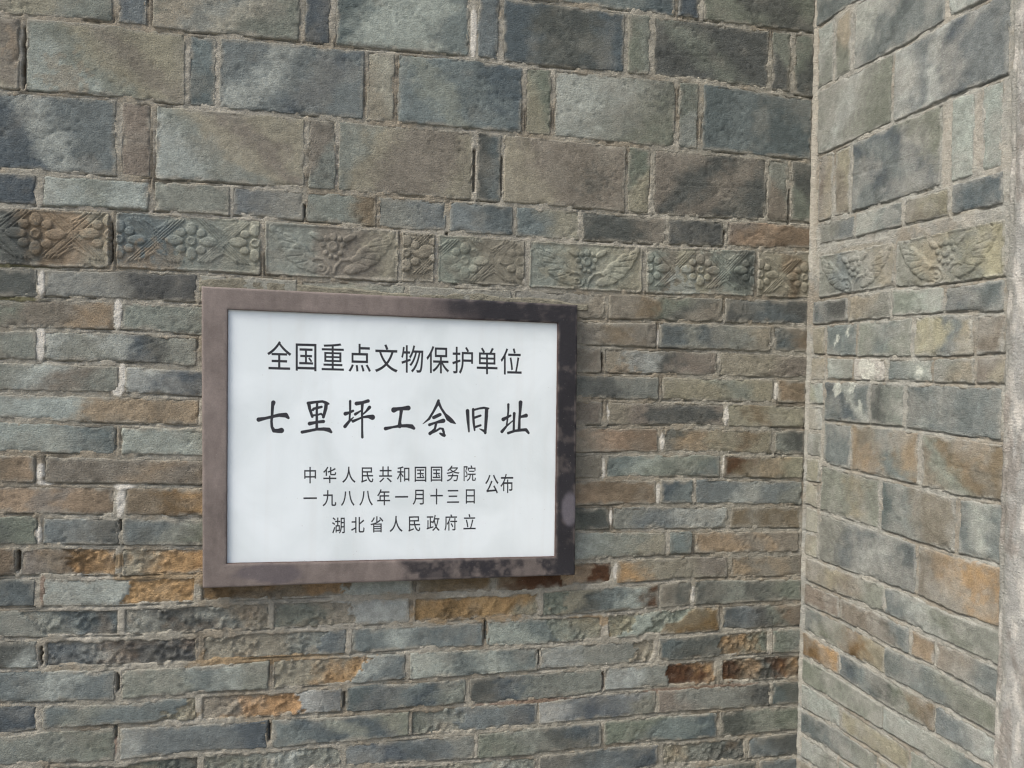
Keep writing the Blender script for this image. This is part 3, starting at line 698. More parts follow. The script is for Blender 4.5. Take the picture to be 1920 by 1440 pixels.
# ---- cement rendered jamb closing the side wall on the right
def jamb():
    nu, nz = 150, 620
    u = np.linspace(WJ-0.004, WJ+0.42, nu); z = np.linspace(ZBOT_S-0.1, ZTOP_S+0.1, nz)
    U, Z = np.meshgrid(u, z, indexing='ij')
    e = U-WJ+fbm(Z*14, U*3, 41, 3)*0.010
    H = 0.004+0.004*sstep(0.006, 0.03, e)-0.012*sstep(0.004, -0.002, e)+fbm(U*60, Z*40, 42, 4)*0.006+fbm(U*12, Z*9, 45, 3)*0.005
    H = H-0.005*np.exp(-((e-0.012)/0.0018)**2)*sstep(0.0, 0.12, fbm(Z*8, U*2, 46, 3))
    a = sstep(0.008, 0.030, e)[..., None]
    col = MORT['grey']*0.9*(1-a)+lin((160,161,156))*a
    w = sstep(0.0, 0.16, fbm(U*60, Z*22, 47, 5))[..., None]
    col = col*(1-0.6*w)+lin((206,203,194))*0.6*w
    w = sstep(0.02, 0.2, fbm(U*40, Z*18, 49, 5))[..., None]
    col = col*(1-0.6*w)+lin((130,124,116))*0.6*w
    P = place('side', U, Z, H).reshape(-1, 3); ring = border_ring(nu, nz)
    PB = place('side', U.ravel()[ring], Z.ravel()[ring], np.full(len(ring), -0.045))
    k = len(ring); a_ = ring; b_ = np.roll(ring, -1); c_ = nu*nz+np.arange(k); d_ = np.roll(c_, -1)
    Qd = np.vstack([grid_quads(nu, nz, flip=True), np.stack([b_, d_, c_, a_], 1)])
    cc = np.vstack([col.reshape(-1, 3), col.reshape(-1, 3)[ring]])
    o = mesh_np('cement_pilaster', np.vstack([P, PB]), Qd, M_CEMENT, None, cc*GAIN, np.full(len(cc), 0.6))
    tag(o, 'rough pale cement pilaster along the right edge of the side wall', 'pilaster')
jamb()

# ================================================================ PLAQUE
HF = 0.034; HS = 0.0265                       # frame face and marble face, metres proud of the wall
OUT = [(377.5,536.5),(1083.5,571.5),(1078.5,1078.5),(379.5,1103.5)]
INN = [(427,580),(1046.5,606),(1041,1044),(425,1057)]
def fq(pts, h): return np.array([[float(v) for v in on_front(x, y, h)] for x, y in pts])
Oq, Iq = fq(OUT, HF), fq(INN, HF)
plaque = bpy.data.objects.new('plaque', None); col_link(plaque); plaque.location = (float(Oq[:, 0].mean()), 0, float(Oq[:, 1].min()))
tag(plaque, 'white marble plaque with engraved black Chinese lettering in a dark stone frame', 'plaque')
def px_of(U, Z, h):
    P = np.stack([U, np.full(np.shape(U), -h), Z], -1)-CAM
    x = P@CR; y = P@CU; w = P@CF
    return 960+F_PX*x/w, 720-F_PX*y/w
def frame():
    prof = [(0.0, -0.020, 0), (0.0, HF-0.0040, 0), (0.0004, HF-0.0020, 0), (0.0014, HF-0.0006, 0), (0.0034, HF, 0), (0.0060, HF, 0)]
    tmid = np.linspace(0.24, 0.86, 10)
    inn = [(0.0020, HF, 1), (0.0006, HF-0.0008, 1), (0.0, HF-0.0022, 1), (0.0, HS-0.002, 1)]
    Vs, Cs, rings = [], [], []
    per = []
    for k in range(4):
        a, b = Oq[k], Oq[(k+1) % 4]; c, d = Iq[k], Iq[(k+1) % 4]
        n = int(np.hypot(*(b-a))/0.004)
        for i in range(n):
            t = i/n; per.append((a+(b-a)*t, c+(d-c)*t))
    per_o = np.array([p[0] for p in per]); per_i = np.array([p[1] for p in per])
    dirn = per_i-per_o; L = np.linalg.norm(dirn, axis=1, keepdims=True); dn = dirn/L
    cols = []
    sec = []
    for off, h, _ in prof: sec.append((per_o+dn*off*1.2, np.full(len(per), h)))
    for t in tmid: sec.append((per_o+dirn*t, np.full(len(per), HF)))
    for off, h, _ in inn: sec.append((per_i-dn*off*1.2, np.full(len(per), h)))
    P = np.array([s[0] for s in sec]); Hh = np.array([s[1] for s in sec])
    nz_ = fbm(P[..., 0]*40, P[..., 1]*40, 71, 3)
    chip = sstep(0.70, 0.82, noise(P[..., 0]*80, P[..., 1]*80, 73))
    edge = np.zeros(len(sec)); edge[1:5] = 1; edge[-4:-1] = 1
    top = (Hh > HF-0.01)
    Hh = Hh+np.where(top, nz_*0.0004-edge[:, None]*chip*0.0004, 0)
    P = P+(np.stack([fbm(P[..., 0]*60, P[..., 1]*60, 75, 2), fbm(P[..., 0]*60, P[..., 1]*60, 76, 2)], -1)*0.0007)
    X, Y = px_of(P[..., 0], P[..., 1], HF)
    nn = fbm(P[..., 0]*14, P[..., 1]*14, 78, 4)
    n5 = fbm(P[..., 0]*45, P[..., 1]*45, 79, 4)
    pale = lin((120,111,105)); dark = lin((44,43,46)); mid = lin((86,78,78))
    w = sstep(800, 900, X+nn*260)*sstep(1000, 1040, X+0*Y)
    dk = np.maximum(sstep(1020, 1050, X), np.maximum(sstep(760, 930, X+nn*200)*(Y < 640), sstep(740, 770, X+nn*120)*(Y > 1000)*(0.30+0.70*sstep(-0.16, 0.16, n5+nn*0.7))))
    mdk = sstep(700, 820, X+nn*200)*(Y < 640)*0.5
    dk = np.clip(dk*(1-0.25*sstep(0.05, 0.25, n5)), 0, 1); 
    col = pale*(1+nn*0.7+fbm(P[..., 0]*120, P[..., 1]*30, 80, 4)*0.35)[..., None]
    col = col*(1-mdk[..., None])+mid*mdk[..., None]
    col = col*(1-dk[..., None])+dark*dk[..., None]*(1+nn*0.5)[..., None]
    bl = (sstep(1.1, 0.7, np.hypot((X-1066)/18, (Y-950)/34)+nn*1.2))[..., None]*0.6
    col = col*(1-bl)+lin((120,116,122))*bl
    bl = (sstep(1.1, 0.7, np.hypot((X-500)/60, (Y-1075)/16)+nn*1.5))[..., None]*0.55
    col = col*(1-bl)+lin((84,80,86))*bl
    bl = (edge[:, None]*sstep(-0.1, 0.15, n5)*0.22)[..., None]
    col = col*(1-bl)+lin((150,140,132))*bl
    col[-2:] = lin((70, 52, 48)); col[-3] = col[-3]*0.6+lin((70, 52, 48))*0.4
    ns, npn = P.shape[:2]
    V = np.stack([P[..., 0], -Hh, P[..., 1]], -1).reshape(-1, 3)
    Q = []
    i, j = np.meshgrid(np.arange(ns-1), np.arange(npn), indexing='ij'); j2 = (j+1) % npn
    Q = np.stack([(i*npn+j).ravel(), (i*npn+j2).ravel(), ((i+1)*npn+j2).ravel(), ((i+1)*npn+j).ravel()], 1)[:, ::-1]
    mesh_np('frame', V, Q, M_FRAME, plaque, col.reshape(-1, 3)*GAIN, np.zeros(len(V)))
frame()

GLY = {"全":[[493,851,423,757,338,669,240,589,135,519,26,462,60,427,78,401,197,469,197,404,461,404,461,248,203,248,203,181,461,181,461,16,76,16,76,-52,929,-52,929,16,539,16,539,181,809,181,809,248,539,248,539,404,809,404,809,470,925,397,943,424,977,460,881,514,789,573,702,639,619,712,542,794,559,820],[200,471,267,517,331,567,392,622,448,679,500,739,558,676,617,619,678,566,807,471]],"国":[[592,320,658,250,691,206,743,237,687,303,641,347],[228,196,228,132,777,132,777,196,530,196,530,365,732,365,732,430,530,430,530,573,756,573,756,640,242,640,242,573,459,573,459,430,270,430,270,365,459,365,459,196],[86,795,86,-80,162,-80,162,-30,835,-30,835,-80,914,-80,914,795],[162,40,162,725,835,725,835,40]],"重":[[159,540,159,229,459,229,459,160,127,160,127,100,459,100,459,13,52,13,52,-48,949,-48,949,13,534,13,534,100,886,100,886,160,534,160,534,229,848,229,848,540,534,540,534,601,944,601,944,663,534,663,534,740,733,759,847,776,807,834,699,818,569,805,425,794,133,781,145,746,149,722,459,734,459,663,58,663,58,601,459,601,459,540],[232,360,459,360,459,284,232,284],[534,360,772,360,772,284,534,284],[232,486,459,486,459,411,232,411],[534,486,772,486,772,411,534,411]],"点":[[237,465,760,465,760,286,237,286],[340,128,353,44,361,-71,437,-61,426,52,411,134],[547,127,581,46,617,-69,690,-50,667,22,615,142],[751,135,781,95,839,6,880,-72,951,-42,908,35,818,161],[177,155,131,66,103,23,73,-15,42,-46,110,-79,142,-44,173,-3,201,42,248,136],[166,536,166,216,835,216,835,536,530,536,530,663,910,663,910,734,530,734,530,840,455,840,455,536]],"文":[[423,823,474,725,497,666,580,693,555,751,501,847],[50,664,50,590,206,590,244,501,287,418,335,340,388,267,447,200,378,148,303,101,221,60,132,24,36,-7,67,-50,83,-78,180,-43,270,-4,354,40,431,90,502,146,573,89,649,39,731,-5,820,-43,915,-73,945,-29,967,-4,874,24,787,58,705,100,630,147,560,201,618,266,670,337,717,414,759,499,796,590,954,590,954,664],[504,253,450,312,401,376,357,443,318,515,284,590,711,590,679,512,642,439,600,372,555,310]],"物":[[534,840,511,750,482,665,446,585,404,514,357,454,415,411,465,479,488,517,530,602,616,602,583,505,542,411,492,324,436,249,375,189,400,173,434,145,498,213,555,298,606,394,648,497,681,602,763,602,725,452,674,308,609,178,530,68,438,-18,465,-34,501,-63,594,32,673,152,739,292,791,444,829,602,876,602,864,392,851,234,836,124,820,54,802,18,782,4,750,2,660,7,672,-22,681,-68,756,-70,812,-65,840,-53,865,-28,887,16,906,95,921,218,936,395,951,672,558,672,587,764,603,827],[98,782,79,635,66,566,49,503,29,448,86,414,105,468,130,563,222,563,222,337,35,285,55,213,222,265,222,-80,292,-80,292,287,418,327,408,393,292,358,292,563,395,563,395,635,292,635,292,839,222,839,222,635,144,635,163,772]],"保":[[452,726,824,726,824,542,452,542],[380,793,380,474,598,474,598,350,306,350,306,281,554,281,509,218,457,159,399,105,339,59,277,23,299,1,329,-36,388,3,446,51,501,106,553,167,598,232,598,-80,673,-80,673,235,716,170,765,108,818,51,873,2,928,-38,947,-13,981,22,923,59,865,105,810,159,761,218,718,281,954,281,954,350,673,350,673,474,899,474,899,793],[277,837,238,747,191,660,139,578,82,505,23,441,65,367,109,415,173,496,173,-77,245,-77,245,607,310,730,347,815]],"护":[[188,839,188,638,54,638,54,566,188,566,188,350,38,309,59,235,188,274,187,7,185,2,177,-3,71,-4,83,-33,94,-76,162,-74,209,-68,240,-54,250,-42,256,-27,261,14,261,297,383,335,372,404,261,371,261,566,377,566,377,638,261,638,261,839],[591,811,654,722,684,667,447,667,447,400,445,316,435,226,415,136,379,50,323,-29,362,-60,383,-82,437,-8,475,75,500,162,514,251,521,337,850,337,850,274,925,274,925,667,686,667,754,697,724,750,658,837],[850,408,522,408,522,599,850,599]],"单":[[221,437,459,437,459,329,221,329],[536,437,785,437,785,329,536,329],[221,603,459,603,459,497,221,497],[536,603,785,603,785,497,536,497],[709,836,653,733,609,667,366,667,407,687,372,745,299,836,236,806,279,750,333,667,148,667,148,265,459,265,459,170,54,170,54,100,459,100,459,-79,536,-79,536,100,949,100,949,170,536,170,536,265,861,265,861,667,693,667,790,809]],"位":[[369,658,369,585,914,585,914,658],[435,509,484,236,503,80,577,102,556,254,522,437,503,525],[570,828,602,729,617,669,692,691,675,750,641,847],[326,34,326,-38,955,-38,955,34,748,34,793,218,853,519,774,532,761,436,723,224,678,34],[286,836,248,745,203,658,152,576,96,501,38,437,81,363,121,408,180,484,180,-78,255,-78,255,601,320,728,357,815]],"中":[[458,840,458,661,96,661,96,186,171,186,171,248,458,248,458,-79,537,-79,537,248,825,248,825,191,902,191,902,661,537,661,537,840],[171,322,171,588,458,588,458,322],[825,322,537,322,537,588,825,588]],"华":[[530,826,530,627,357,576,370,554,385,517,530,557,530,470,533,427,545,397,568,378,603,368,653,365,829,365,871,369,900,384,920,411,933,453,940,513,898,528,873,542,865,462,856,443,843,434,823,431,636,432,620,435,611,442,606,453,605,581,740,630,803,657,861,686,913,716,856,773,769,722,718,698,605,652,605,826],[325,842,281,777,230,715,172,658,110,607,46,563,102,507,150,543,223,607,223,337,298,337,298,685,360,763,395,817],[52,222,52,149,460,149,460,-80,539,-80,539,149,949,149,949,222,539,222,539,339,460,339,460,222]],"人":[[457,837,453,709,430,531,368,330,246,138,43,-17,70,-39,104,-76,235,13,336,118,412,235,466,358,502,480,539,362,594,239,672,119,776,13,910,-72,940,-32,965,-9,786,113,665,271,590,437,551,586,534,689,541,837]],"民":[[107,-85,160,-63,474,32,465,102,193,26,193,274,496,274,537,161,591,66,655,-6,727,-53,805,-69,844,-64,874,-46,896,-12,911,41,921,117,880,136,855,153,845,55,836,27,824,10,808,5,755,17,703,53,655,109,611,184,575,274,903,274,903,345,556,345,540,435,534,498,829,498,829,788,116,788,116,57,113,34,105,16,95,1,71,-17,95,-57],[478,345,193,345,193,498,458,498,463,435],[193,718,753,718,753,568,193,568]],"共":[[587,150,768,7,864,-80,935,-34,834,52,653,189],[329,187,289,141,239,94,182,49,122,8,62,-28,121,-81,183,-42,245,3,304,52,359,104,407,157],[89,628,89,556,280,556,280,318,48,318,48,245,956,245,956,318,720,318,720,556,920,556,920,628,720,628,720,831,643,831,643,628,357,628,357,831,280,831,280,628],[357,318,357,556,643,556,643,318]],"和":[[531,747,531,-35,604,-35,604,47,827,47,827,-28,903,-28,903,747],[604,119,604,675,827,675,827,119],[439,831,379,810,306,791,226,774,60,747,81,687,247,711,247,544,50,544,50,474,228,474,197,398,159,322,117,251,72,187,26,134,67,64,106,111,144,166,181,229,216,296,247,366,247,-78,321,-78,321,363,443,192,489,254,321,449,321,474,496,474,496,544,321,544,321,726,428,752,489,772]],"务":[[446,381,427,282,126,282,126,216,404,216,363,146,308,89,239,44,156,11,57,-14,75,-38,98,-78,208,-45,301,-1,378,56,438,127,484,216,788,216,766,90,754,49,741,21,728,4,714,-3,696,-6,532,1,545,-25,556,-66,684,-70,744,-64,773,-51,787,-41,807,-17,824,22,839,77,853,151,870,282,505,282,524,375],[745,673,707,638,664,607,616,578,509,527,422,572,385,599,352,627,324,659,338,673],[382,841,345,787,297,732,239,677,170,626,90,579,111,559,137,523,196,558,275,616,328,563,358,539,424,497,276,458,200,443,46,423,60,398,76,357,252,385,340,405,425,429,508,457,580,431,658,409,741,392,828,379,919,369,942,412,961,437,805,451,732,463,597,495,661,529,721,568,775,611,822,658,862,710,817,741,804,737,397,737,460,826]],"院":[[465,537,465,471,868,471,868,537],[388,357,388,289,528,289,516,203,492,129,452,68,390,19,301,-19,321,-41,345,-79,443,-33,512,26,558,99,586,187,600,289,706,289,708,-12,716,-39,731,-56,756,-65,882,-68,914,-63,937,-48,952,-18,962,29,967,96,926,111,903,125,898,32,893,11,885,1,874,-2,803,-2,784,1,780,6,777,27,777,289,955,289,955,357],[586,826,610,783,640,716,384,716,384,539,455,539,455,650,877,650,877,539,949,539,949,716,700,716,719,723,698,770,654,848],[79,799,79,-78,147,-78,147,731,279,731,234,596,199,505,236,458,262,414,279,374,287,336,290,301,287,266,277,239,257,226,227,222,179,223,190,197,198,157,239,157,277,161,308,171,332,192,343,212,351,236,356,263,355,333,346,374,330,418,304,464,267,513,367,773,318,802,307,799]],"一":[[44,431,44,349,960,349,960,431]],"九":[[80,584,80,508,345,508,327,376,293,255,236,147,152,55,34,-20,58,-42,90,-80,216,4,306,108,367,228,404,362,424,508,653,508,653,51,656,4,667,-30,686,-51,715,-62,756,-65,875,-65,913,-59,941,-40,959,-6,970,47,977,120,932,137,906,154,900,50,893,24,884,11,869,8,767,8,741,13,734,20,731,50,731,584,429,584,434,829,353,829,350,584]],"八":[[305,743,289,574,260,405,212,244,138,99,32,-19,87,-75,200,52,279,205,332,376,366,556,387,736],[660,766,587,761,595,664,619,497,671,295,764,93,908,-74,930,-52,973,-22,831,136,741,328,690,520,667,677]],"年":[[48,223,48,151,512,151,512,-80,589,-80,589,151,954,151,954,223,589,223,589,422,884,422,884,493,589,493,589,647,907,647,907,719,307,719,353,824,277,844,244,763,204,686,158,615,106,551,50,496,115,448,179,518,240,601,268,647,512,647,512,493,213,493,213,223],[288,223,288,422,512,422,512,223]],"月":[[207,787,207,479,204,378,191,272,162,166,110,65,29,-27,53,-46,86,-81,139,-26,182,33,216,97,241,164,259,232,742,232,742,32,738,12,732,7,711,2,524,3,539,-27,556,-76,708,-72,769,-61,789,-52,803,-39,813,-21,819,2,821,31,821,787],[283,714,742,714,742,546,283,546],[283,475,742,475,742,305,272,305,279,375]],"十":[[461,839,461,466,55,466,55,389,461,389,461,-80,542,-80,542,389,952,389,952,466,542,466,542,839]],"三":[[123,743,123,667,879,667,879,743],[187,416,187,341,801,341,801,416],[65,69,65,-7,934,-7,934,69]],"日":[[253,352,752,352,752,71,253,71],[253,426,253,697,752,697,752,426],[176,772,176,-69,253,-69,253,-4,752,-4,752,-64,832,-64,832,772]],"公":[[324,811,284,722,235,637,179,558,117,488,51,428,120,374,186,439,249,516,307,601,359,692,404,789],[665,819,592,789,643,697,703,605,769,518,836,440,901,374,938,415,964,438,899,496,833,568,769,649,712,734],[161,-14,189,-6,244,1,781,39,848,-73,922,-33,841,95,789,167,681,306,611,274,734,109,266,82,326,155,384,235,441,321,547,500,465,535,413,435,357,340,256,190,183,101,148,72,132,65]],"布":[[399,841,380,779,346,687,61,687,61,614,313,614,270,536,220,461,164,392,101,329,31,275,76,211,138,260,222,343,222,13,297,13,297,360,509,360,509,-81,585,-81,585,360,811,360,811,109,808,97,789,90,651,91,669,51,676,23,764,24,825,29,846,35,862,43,873,54,881,68,885,86,886,431,585,431,585,566,509,566,509,431,291,431,358,539,396,614,941,614,941,687,428,687,476,823]],"湖":[[82,777,186,713,239,668,284,728,229,770,159,812,124,829],[39,506,112,469,179,427,204,407,246,467,189,507,116,544,80,560],[59,-28,126,-69,153,-10,208,120,257,252,197,291,143,153],[291,381,291,-24,357,-24,357,55,581,55,581,381,475,381,475,562,609,562,609,631,475,631,475,814,406,814,406,631,256,631,256,562,406,562,406,381],[650,802,650,396,648,308,639,215,619,124,584,36,528,-42,564,-65,584,-82,628,-24,661,41,685,110,701,182,711,254,861,254,861,12,858,0,842,-7,739,-6,751,-31,762,-71,830,-70,877,-64,908,-50,918,-39,928,-9,929,802],[717,734,861,734,861,564,717,564],[717,497,861,497,861,322,716,322],[357,314,514,314,514,121,357,121]],"北":[[34,122,68,48,322,155,322,-71,398,-71,398,822,322,822,322,586,64,586,64,511,322,511,322,230],[891,668,804,596,753,559,643,488,643,821,565,821,565,80,569,25,581,-14,603,-40,638,-53,687,-57,848,-57,898,-49,932,-22,954,24,967,94,974,190,930,208,903,226,892,80,882,42,866,22,842,16,673,17,658,23,649,34,644,52,643,410,834,523,947,602]],"省":[[266,783,238,730,203,679,164,631,121,588,76,551,140,507,185,548,229,595,270,648,308,704,340,763],[664,752,714,710,811,618,852,573,883,532,947,576,872,660,773,750,723,790],[453,839,453,506,462,506,384,479,302,456,215,437,36,409,84,342,228,369,228,-78,301,-78,301,-32,752,-32,752,-75,828,-75,828,426,438,426,517,456,592,490,660,530,721,575,773,625,702,658,643,603,607,578,527,534,527,839],[301,237,752,237,752,160,301,160],[301,293,301,366,752,366,752,293],[301,105,752,105,752,27,301,27]],"政":[[613,840,594,751,571,665,543,583,510,509,473,442,473,478,336,478,336,697,511,697,511,769,51,769,51,697,263,697,263,136,162,114,162,545,93,545,93,100,33,88,48,12,516,122,509,191,336,152,336,406,448,406,444,401,504,350,531,390,569,458,604,336,624,279,673,173,637,127,596,85,550,47,499,13,443,-17,463,-42,488,-82,542,-51,591,-17,636,20,677,61,714,105,748,60,785,18,825,-19,869,-52,917,-80,947,-40,969,-17,919,10,873,43,832,81,794,124,759,172,795,241,826,316,852,398,874,487,891,584,959,584,959,654,645,654,688,828],[622,584,815,584,802,507,786,434,767,367,744,304,717,246,690,304,647,429,615,566]],"府":[[499,314,574,188,613,113,677,143,638,217,560,339],[763,630,763,479,461,479,461,410,763,410,762,6,756,-3,742,-7,613,-5,631,-51,638,-79,719,-78,776,-72,796,-66,812,-57,824,-46,832,-31,838,13,838,410,952,410,952,479,838,479,838,630],[398,641,374,573,342,503,304,435,260,373,211,319,246,251,279,284,326,342,326,-80,397,-80,397,453,431,520,472,620],[470,830,516,731,114,731,114,366,113,286,107,201,95,115,73,33,38,-41,80,-66,103,-85,141,-4,166,88,180,184,187,279,189,367,189,661,951,661,951,731,602,731,544,850]],"立":[[97,651,97,576,906,576,906,651],[236,505,302,241,331,81,410,101,379,260,358,349,310,522],[428,826,461,725,477,663,554,686,537,746,501,846],[691,522,640,326,608,222,575,124,541,38,54,38,54,-37,947,-37,947,38,622,38,687,215,719,314,776,507]]}
BRU = {"七":[[3126,2078,2941,2191,2827,2404,2754,4914,1585,5171,364,5271,204,5370,120,5485,75,5644,91,5804,151,5926,257,6033,417,6103,576,6106,1692,5753,2648,5512,2691,5538,2649,6016,2715,7079,3051,7982,3179,8087,3285,8120,4082,8210,4879,8225,5124,8088,5268,7822,5255,7557,5092,7315,4932,7223,4720,7193,4082,7396,3551,7398,3254,6972,3148,6016,3205,5432,3282,5379,4348,5182,5464,5309,5995,5601,6101,5617,6265,5538,6323,5432,6327,5326,5942,4562,5787,4422,5623,4366,4242,4506,3285,4757,3411,3201,3657,2616,3681,2457,3635,2297,3498,2138,3339,2069]],"里":[[11856,2072,9731,2288,9588,2342,9496,2448,9475,2660,9582,2820,9784,3676,10335,5264,10422,5357,10581,5395,10741,5312,10795,5210,10799,5104,10847,5060,11112,5039,11156,5104,11145,5901,11112,5944,9944,6067,9788,6167,9716,6273,9685,6379,9697,6539,9838,6742,10050,6818,11112,6513,11137,6539,11127,7229,11077,7282,10050,7488,8509,7743,8377,7867,8334,8026,8377,8185,8509,8309,8722,8335,11431,7766,12706,7795,13503,8000,14088,8274,14222,8239,14320,8132,14344,8026,14320,7920,13963,7335,13769,7182,12706,7111,11697,7198,11669,7176,11657,6432,11697,6404,12759,6350,12920,6220,12974,6007,12877,5795,12759,5717,12653,5694,11650,5848,11644,4963,12122,4805,12377,4998,12350,5264,12454,5423,12653,5486,12759,5459,12866,5375,13411,3670,13481,2926,13503,2899,13609,2915,13716,2885,13781,2820,13811,2714,13732,2554,13238,2251,12494,2025],[12044,2554,12441,2534,12817,2714,12738,3564,12494,4605,12334,4430,12228,4374,11697,4539,11644,4549,11627,4520,11644,3712,12388,3513,12463,3457,12521,3351,12494,3163,12334,3047,11697,3170,11669,3139,11697,2607],[11091,2660,11241,2660,11213,3245,11166,3297,10634,3440,10422,3780,10352,3510,10259,2820],[11068,3829,11182,3829,11162,4626,11112,4666,10688,4675,10508,4095,10528,4059,10634,4107,10794,4088,10900,3992,10953,3873]],"坪":[[20897,1866,19888,2204,18772,2292,18612,2366,18496,2519,18466,2678,18504,2838,18581,2944,18719,3032,18878,3054,19648,2891,19648,3847,19589,3900,18453,4427,18345,4591,18373,4803,18453,4896,18559,4947,18772,4919,19622,4226,19655,4272,19675,5140,19144,5370,18081,5716,18038,5706,18376,5281,18347,5155,18241,5133,17762,5478,17730,5441,17821,4484,18347,4231,18435,4059,18391,3900,18241,3800,18134,3800,17922,3904,17862,3900,17903,2200,17820,2041,17709,1984,17603,1984,17497,2037,17410,2200,17449,4112,17391,4144,16647,4207,16475,4325,16386,4538,16405,4697,16461,4803,16582,4909,16700,4952,16859,4949,17391,4687,17408,4750,17348,5759,16434,6732,16354,6875,16350,7034,16392,7141,16488,7242,16594,7292,16753,7296,16932,7194,17869,5903,17907,6078,17975,6192,18081,6263,18241,6279,19356,5721,19675,5581,19702,5600,19693,9000,19752,9159,19888,9242,19994,9242,20100,9189,20164,9106,20189,9000,20116,7566,20116,5441,21003,5409,21694,5736,21853,5760,22012,5724,22172,5623,22275,5494,22333,5334,22329,5122,22264,4962,22119,4808,21906,4721,21003,4811,20153,4990,20102,4962,20100,4856,20137,4803,20791,4289,21534,3607,21612,3475,21606,3262,21487,3103,21322,3039,21109,3088,21003,3196,20506,4006,20097,4431,20095,4059,20247,2731,21162,2491,21269,2415,21337,2306,21349,2094,21269,1950,21109,1854]],"工":[[28458,3044,27343,3263,26386,3359,25696,3363,25483,3487,25353,3688,25330,3953,25430,4183,25643,4347,25802,4387,25961,4376,26599,4020,26907,4006,26859,4909,26573,6609,26546,6664,25590,6874,24155,7028,24010,7141,23939,7300,23947,7459,24049,7627,24208,7714,24368,7718,25696,7314,26652,7205,26811,7283,26971,7307,27130,7269,27290,7169,28246,7171,29043,7375,29574,7610,29733,7584,29829,7512,29901,7353,29876,7194,29476,6662,29311,6556,28299,6491,27343,6553,27313,6503,27254,6131,27399,4962,27599,3953,28671,3972,28883,3850,29009,3634,29003,3369,28883,3171,28671,3049]],"会":[[34082,1891,33993,2005,33675,2802,33040,4130,32246,5405,31261,6415,31230,6468,31246,6521,31320,6547,31368,6521,32648,5699,34189,3078,34242,3109,34560,3711,35270,4821,35729,5779,36471,6308,37376,6536,37482,6515,37520,6415,37494,6361,36940,5618,36383,5086,35655,4502,34956,3493,34458,2271,34469,2058,34427,1952,34348,1879,34242,1846],[34348,4441,33126,5016,33047,5086,33002,5193,33006,5352,33073,5493,33232,5604,33445,5604,34720,5000,34806,4874,34829,4768,34768,4555,34667,4460,34560,4418],[34985,5490,33551,6061,32435,6380,32314,6468,32249,6627,32279,6786,32382,6900,32542,6948,32648,6927,33445,6553,33500,6574,33339,7300,32911,7690,32435,8014,32340,8115,32292,8327,32398,8540,32542,8620,32754,8608,33073,8346,33870,7986,34560,7539,34826,7603,34997,8221,34560,8092,34454,8106,34375,8168,34333,8274,34391,8433,34879,8815,35304,8976,35410,8956,35570,8816,35620,8699,35620,8593,35570,8476,35463,8380,35435,7955,35227,7318,35145,7219,34454,7119,33707,7583,33773,7477,34029,6451,34082,6416,35198,6323,35357,6255,35464,6149,35518,6043,35541,5883,35464,5654,35251,5493]],"旧":[[42556,3268,41812,3399,40962,3621,40856,3517,40749,3484,40643,3500,40529,3590,40484,3749,40484,4918,40571,6246,40830,7734,40942,7840,41068,7836,41165,7734,41164,7309,42184,6952,42278,6884,42326,6778,42317,6671,42242,6565,42131,6519,41112,6831,41025,5556,42197,5131,42290,5052,42329,4918,42252,4759,42078,4704,41015,5063,40980,4918,40980,4068,41015,4030,41865,3801,42715,3694,42874,3707,42913,3749,42762,7468,42715,7526,41918,7320,41853,7362,41841,7415,41867,7468,42715,8114,42768,8314,42821,8385,42928,8443,43034,8447,43171,8371,43275,8159,43257,7999,43548,4971,43592,3803,43724,3735,43788,3590,43745,3484,43671,3431,42768,3246],[39581,3690,39474,3736,39368,3840,39307,4068,39464,5821,39756,7946,39798,8053,39953,8115,40059,8066,40114,7946,40031,4015,39981,3856,39884,3749,39740,3686]],"址":[[49484,2085,49321,2200,49233,2412,49256,4059,49062,7459,48634,7533,48564,7512,48603,5812,48716,4538,48674,4378,48581,4282,48475,4240,48316,4255,48210,4325,48145,4431,48151,5759,47306,6399,47253,6435,47229,6397,47371,5388,47838,5114,47920,5016,47938,4909,47891,4790,47784,4714,47678,4705,47466,4790,47440,4750,47516,4059,47563,2838,47534,2731,47466,2650,47359,2602,47253,2606,47134,2678,47067,2838,47111,4059,47041,4962,46881,5066,46191,5303,46084,5394,46010,5547,46006,5706,46043,5812,46138,5931,46297,6011,46456,6015,46562,5978,46934,5664,46966,5706,46827,6769,45886,7725,45821,7831,45821,8044,45885,8150,45978,8221,46191,8246,46350,8155,47147,7024,48103,6104,48144,6184,48104,7672,47147,7991,47066,8097,47044,8203,47066,8309,47147,8416,47253,8467,47359,8470,48581,8047,49856,7921,50494,7904,51025,8406,51184,8419,51320,8309,51347,8203,51320,8097,50898,7406,50776,7300,50600,7268,49633,7353,49644,5844,49691,5388,50759,5293,50877,5228,50969,5122,51021,4909,50978,4750,50897,4644,50759,4562,50653,4541,50547,4552,49803,4875,49750,4892,49729,4856,50002,2412,49950,2253,49803,2110,49644,2063]]}
def slope(py): return 0.046-0.080*(py-555)/535
BOLD = -9.0
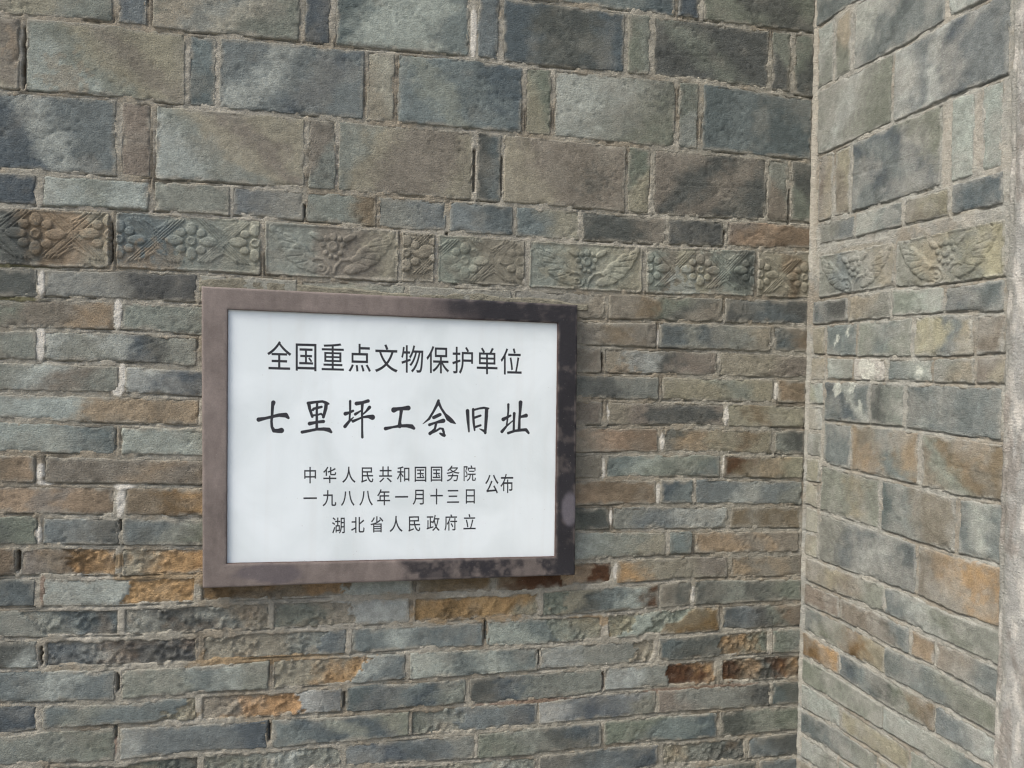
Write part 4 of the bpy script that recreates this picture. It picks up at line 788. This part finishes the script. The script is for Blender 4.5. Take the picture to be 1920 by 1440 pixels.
def place_chars(text, xs, y0, y1, w0, w1, h0, h1):
    out = []; n = len(text)
    for i, (ch, x) in enumerate(zip(text, xs)):
        t = i/max(1, n-1); w = w0+(w1-w0)*t; h = h0+(h1-h0)*t; cy = y0+(y1-y0)*t
        cs = []
        for s in GLY[ch]:
            a = np.array(s, float).reshape(-1, 2)
            e1 = a-np.roll(a, 1, 0); e2 = np.roll(a, -1, 0)-a
            e1 /= np.linalg.norm(e1, axis=1, keepdims=True)+1e-9; e2 /= np.linalg.norm(e2, axis=1, keepdims=True)+1e-9
            n_ = np.stack([-(e1+e2)[:, 1], (e1+e2)[:, 0]], 1); c_ = np.clip(1+(e1*e2).sum(1), 0.35, 2)[:, None]
            a = a+n_/c_*(BOLD if h < 45 else -6.0)
            dx = (a[:, 0]-500)/1000*w; dy = -(a[:, 1]-380)/1000*h
            cs.append(np.stack([x+dx, cy+dy+slope(cy)*dx], 1))
        out.append((ch, cs))
    return out
k_ = 0.28125
def cx_(l): return [460+k_*v for v in l]
CH = []
CH += place_chars('全国重点文物保护单位', cx_([226,405,583,763,940,1115,1283,1452,1612,1773]), 667.5, 678, 47, 42.5, 58.5, 53)
CH += [(ch, [np.array(s, float).reshape(-1, 2)/100+np.array([480, 730]) for s in cs]) for ch, cs in BRU.items()]
CH += place_chars('中华人民共和国国务院', cx_([432,563,690,813,935,1056,1168,1275,1385,1494]), 891, 887.5, 27, 25.5, 33, 31.5)
CH += place_chars('一九八八年一月十三日', cx_([432,560,683,805,922,1042,1160,1275,1385,1500]), 934.5, 930, 27, 25.5, 33, 31.5)
CH += place_chars('公布', cx_([1643,1745]), 907.5, 906.5, 27, 26, 39, 38.5)
CH += place_chars('湖北省人民政府立', cx_([622,750,878,1005,1127,1252,1370,1495]), 985, 979, 26.5, 25.5, 33, 32)

def curve_mesh(contours, extr, z_shift, name):
    cu = bpy.data.curves.new(name, 'CURVE'); cu.dimensions = '2D'; cu.fill_mode = 'BOTH' if extr == 0 else 'BOTH'; cu.extrude = extr
    for c in contours:
        s = cu.splines.new('POLY'); s.points.add(len(c)-1)
        for i, p in enumerate(c): s.points[i].co = (p[0], p[1], 0, 1)
        s.use_cyclic_u = True
    o = bpy.data.objects.new(name, cu); S.collection.objects.link(o)
    dg = bpy.context.evaluated_depsgraph_get(); dg.update()
    me = bpy.data.meshes.new_from_object(o.evaluated_get(dg)); me.name = name
    bpy.data.objects.remove(o); bpy.data.curves.remove(cu)
    return me
sx0, sz0 = float(Iq[:, 0].mean()), float(Iq[:, 1].mean())
def loc(a, h=HS):
    x, z = on_front(a[:, 0], a[:, 1], h); return np.stack([x-sx0, z-sz0], 1)
Sq = fq(INN, HF)-np.array([sx0, sz0]); Sq = Sq*1.03
DEPTH = 0.0016
allc = [Sq]; charc = []
for ch, cs in CH:
    l_ = [loc(c) for c in cs]; charc.append((ch, l_)); allc += l_
me = curve_mesh(allc, DEPTH/2, 0, 'marble_slab')
RX = Matrix.Rotation(math.pi/2, 4, 'X')
def settle(me, y, name, mat, parent, centre=None):
    """stand a flat mesh up on the wall plane at depth y"""
    c = Vector(centre) if centre is not None else Vector((0, 0, 0))
    me.transform(Matrix.Translation(-c)); me.transform(RX); me.materials.clear(); me.materials.append(mat)
    for p in me.polygons: p.use_smooth = False
    o = bpy.data.objects.new(name, me); col_link(o, parent)
    w = Vector((sx0+c.x, y, sz0+c.y)); o.location = w-plaque.location if parent is plaque else w-plaque.location-parent.location
    return o
slab = settle(me, -HS+DEPTH/2, 'marble_slab', M_MARBLE, plaque)
for ch, l_ in charc:
    A = np.vstack(l_); c = A.mean(0)
    m2 = curve_mesh(l_, 0, 0, 'letter')
    settle(m2, -HS+0.0009, 'letter', M_INK, slab, (c[0], c[1], 0))

bpy.context.view_layer.update()
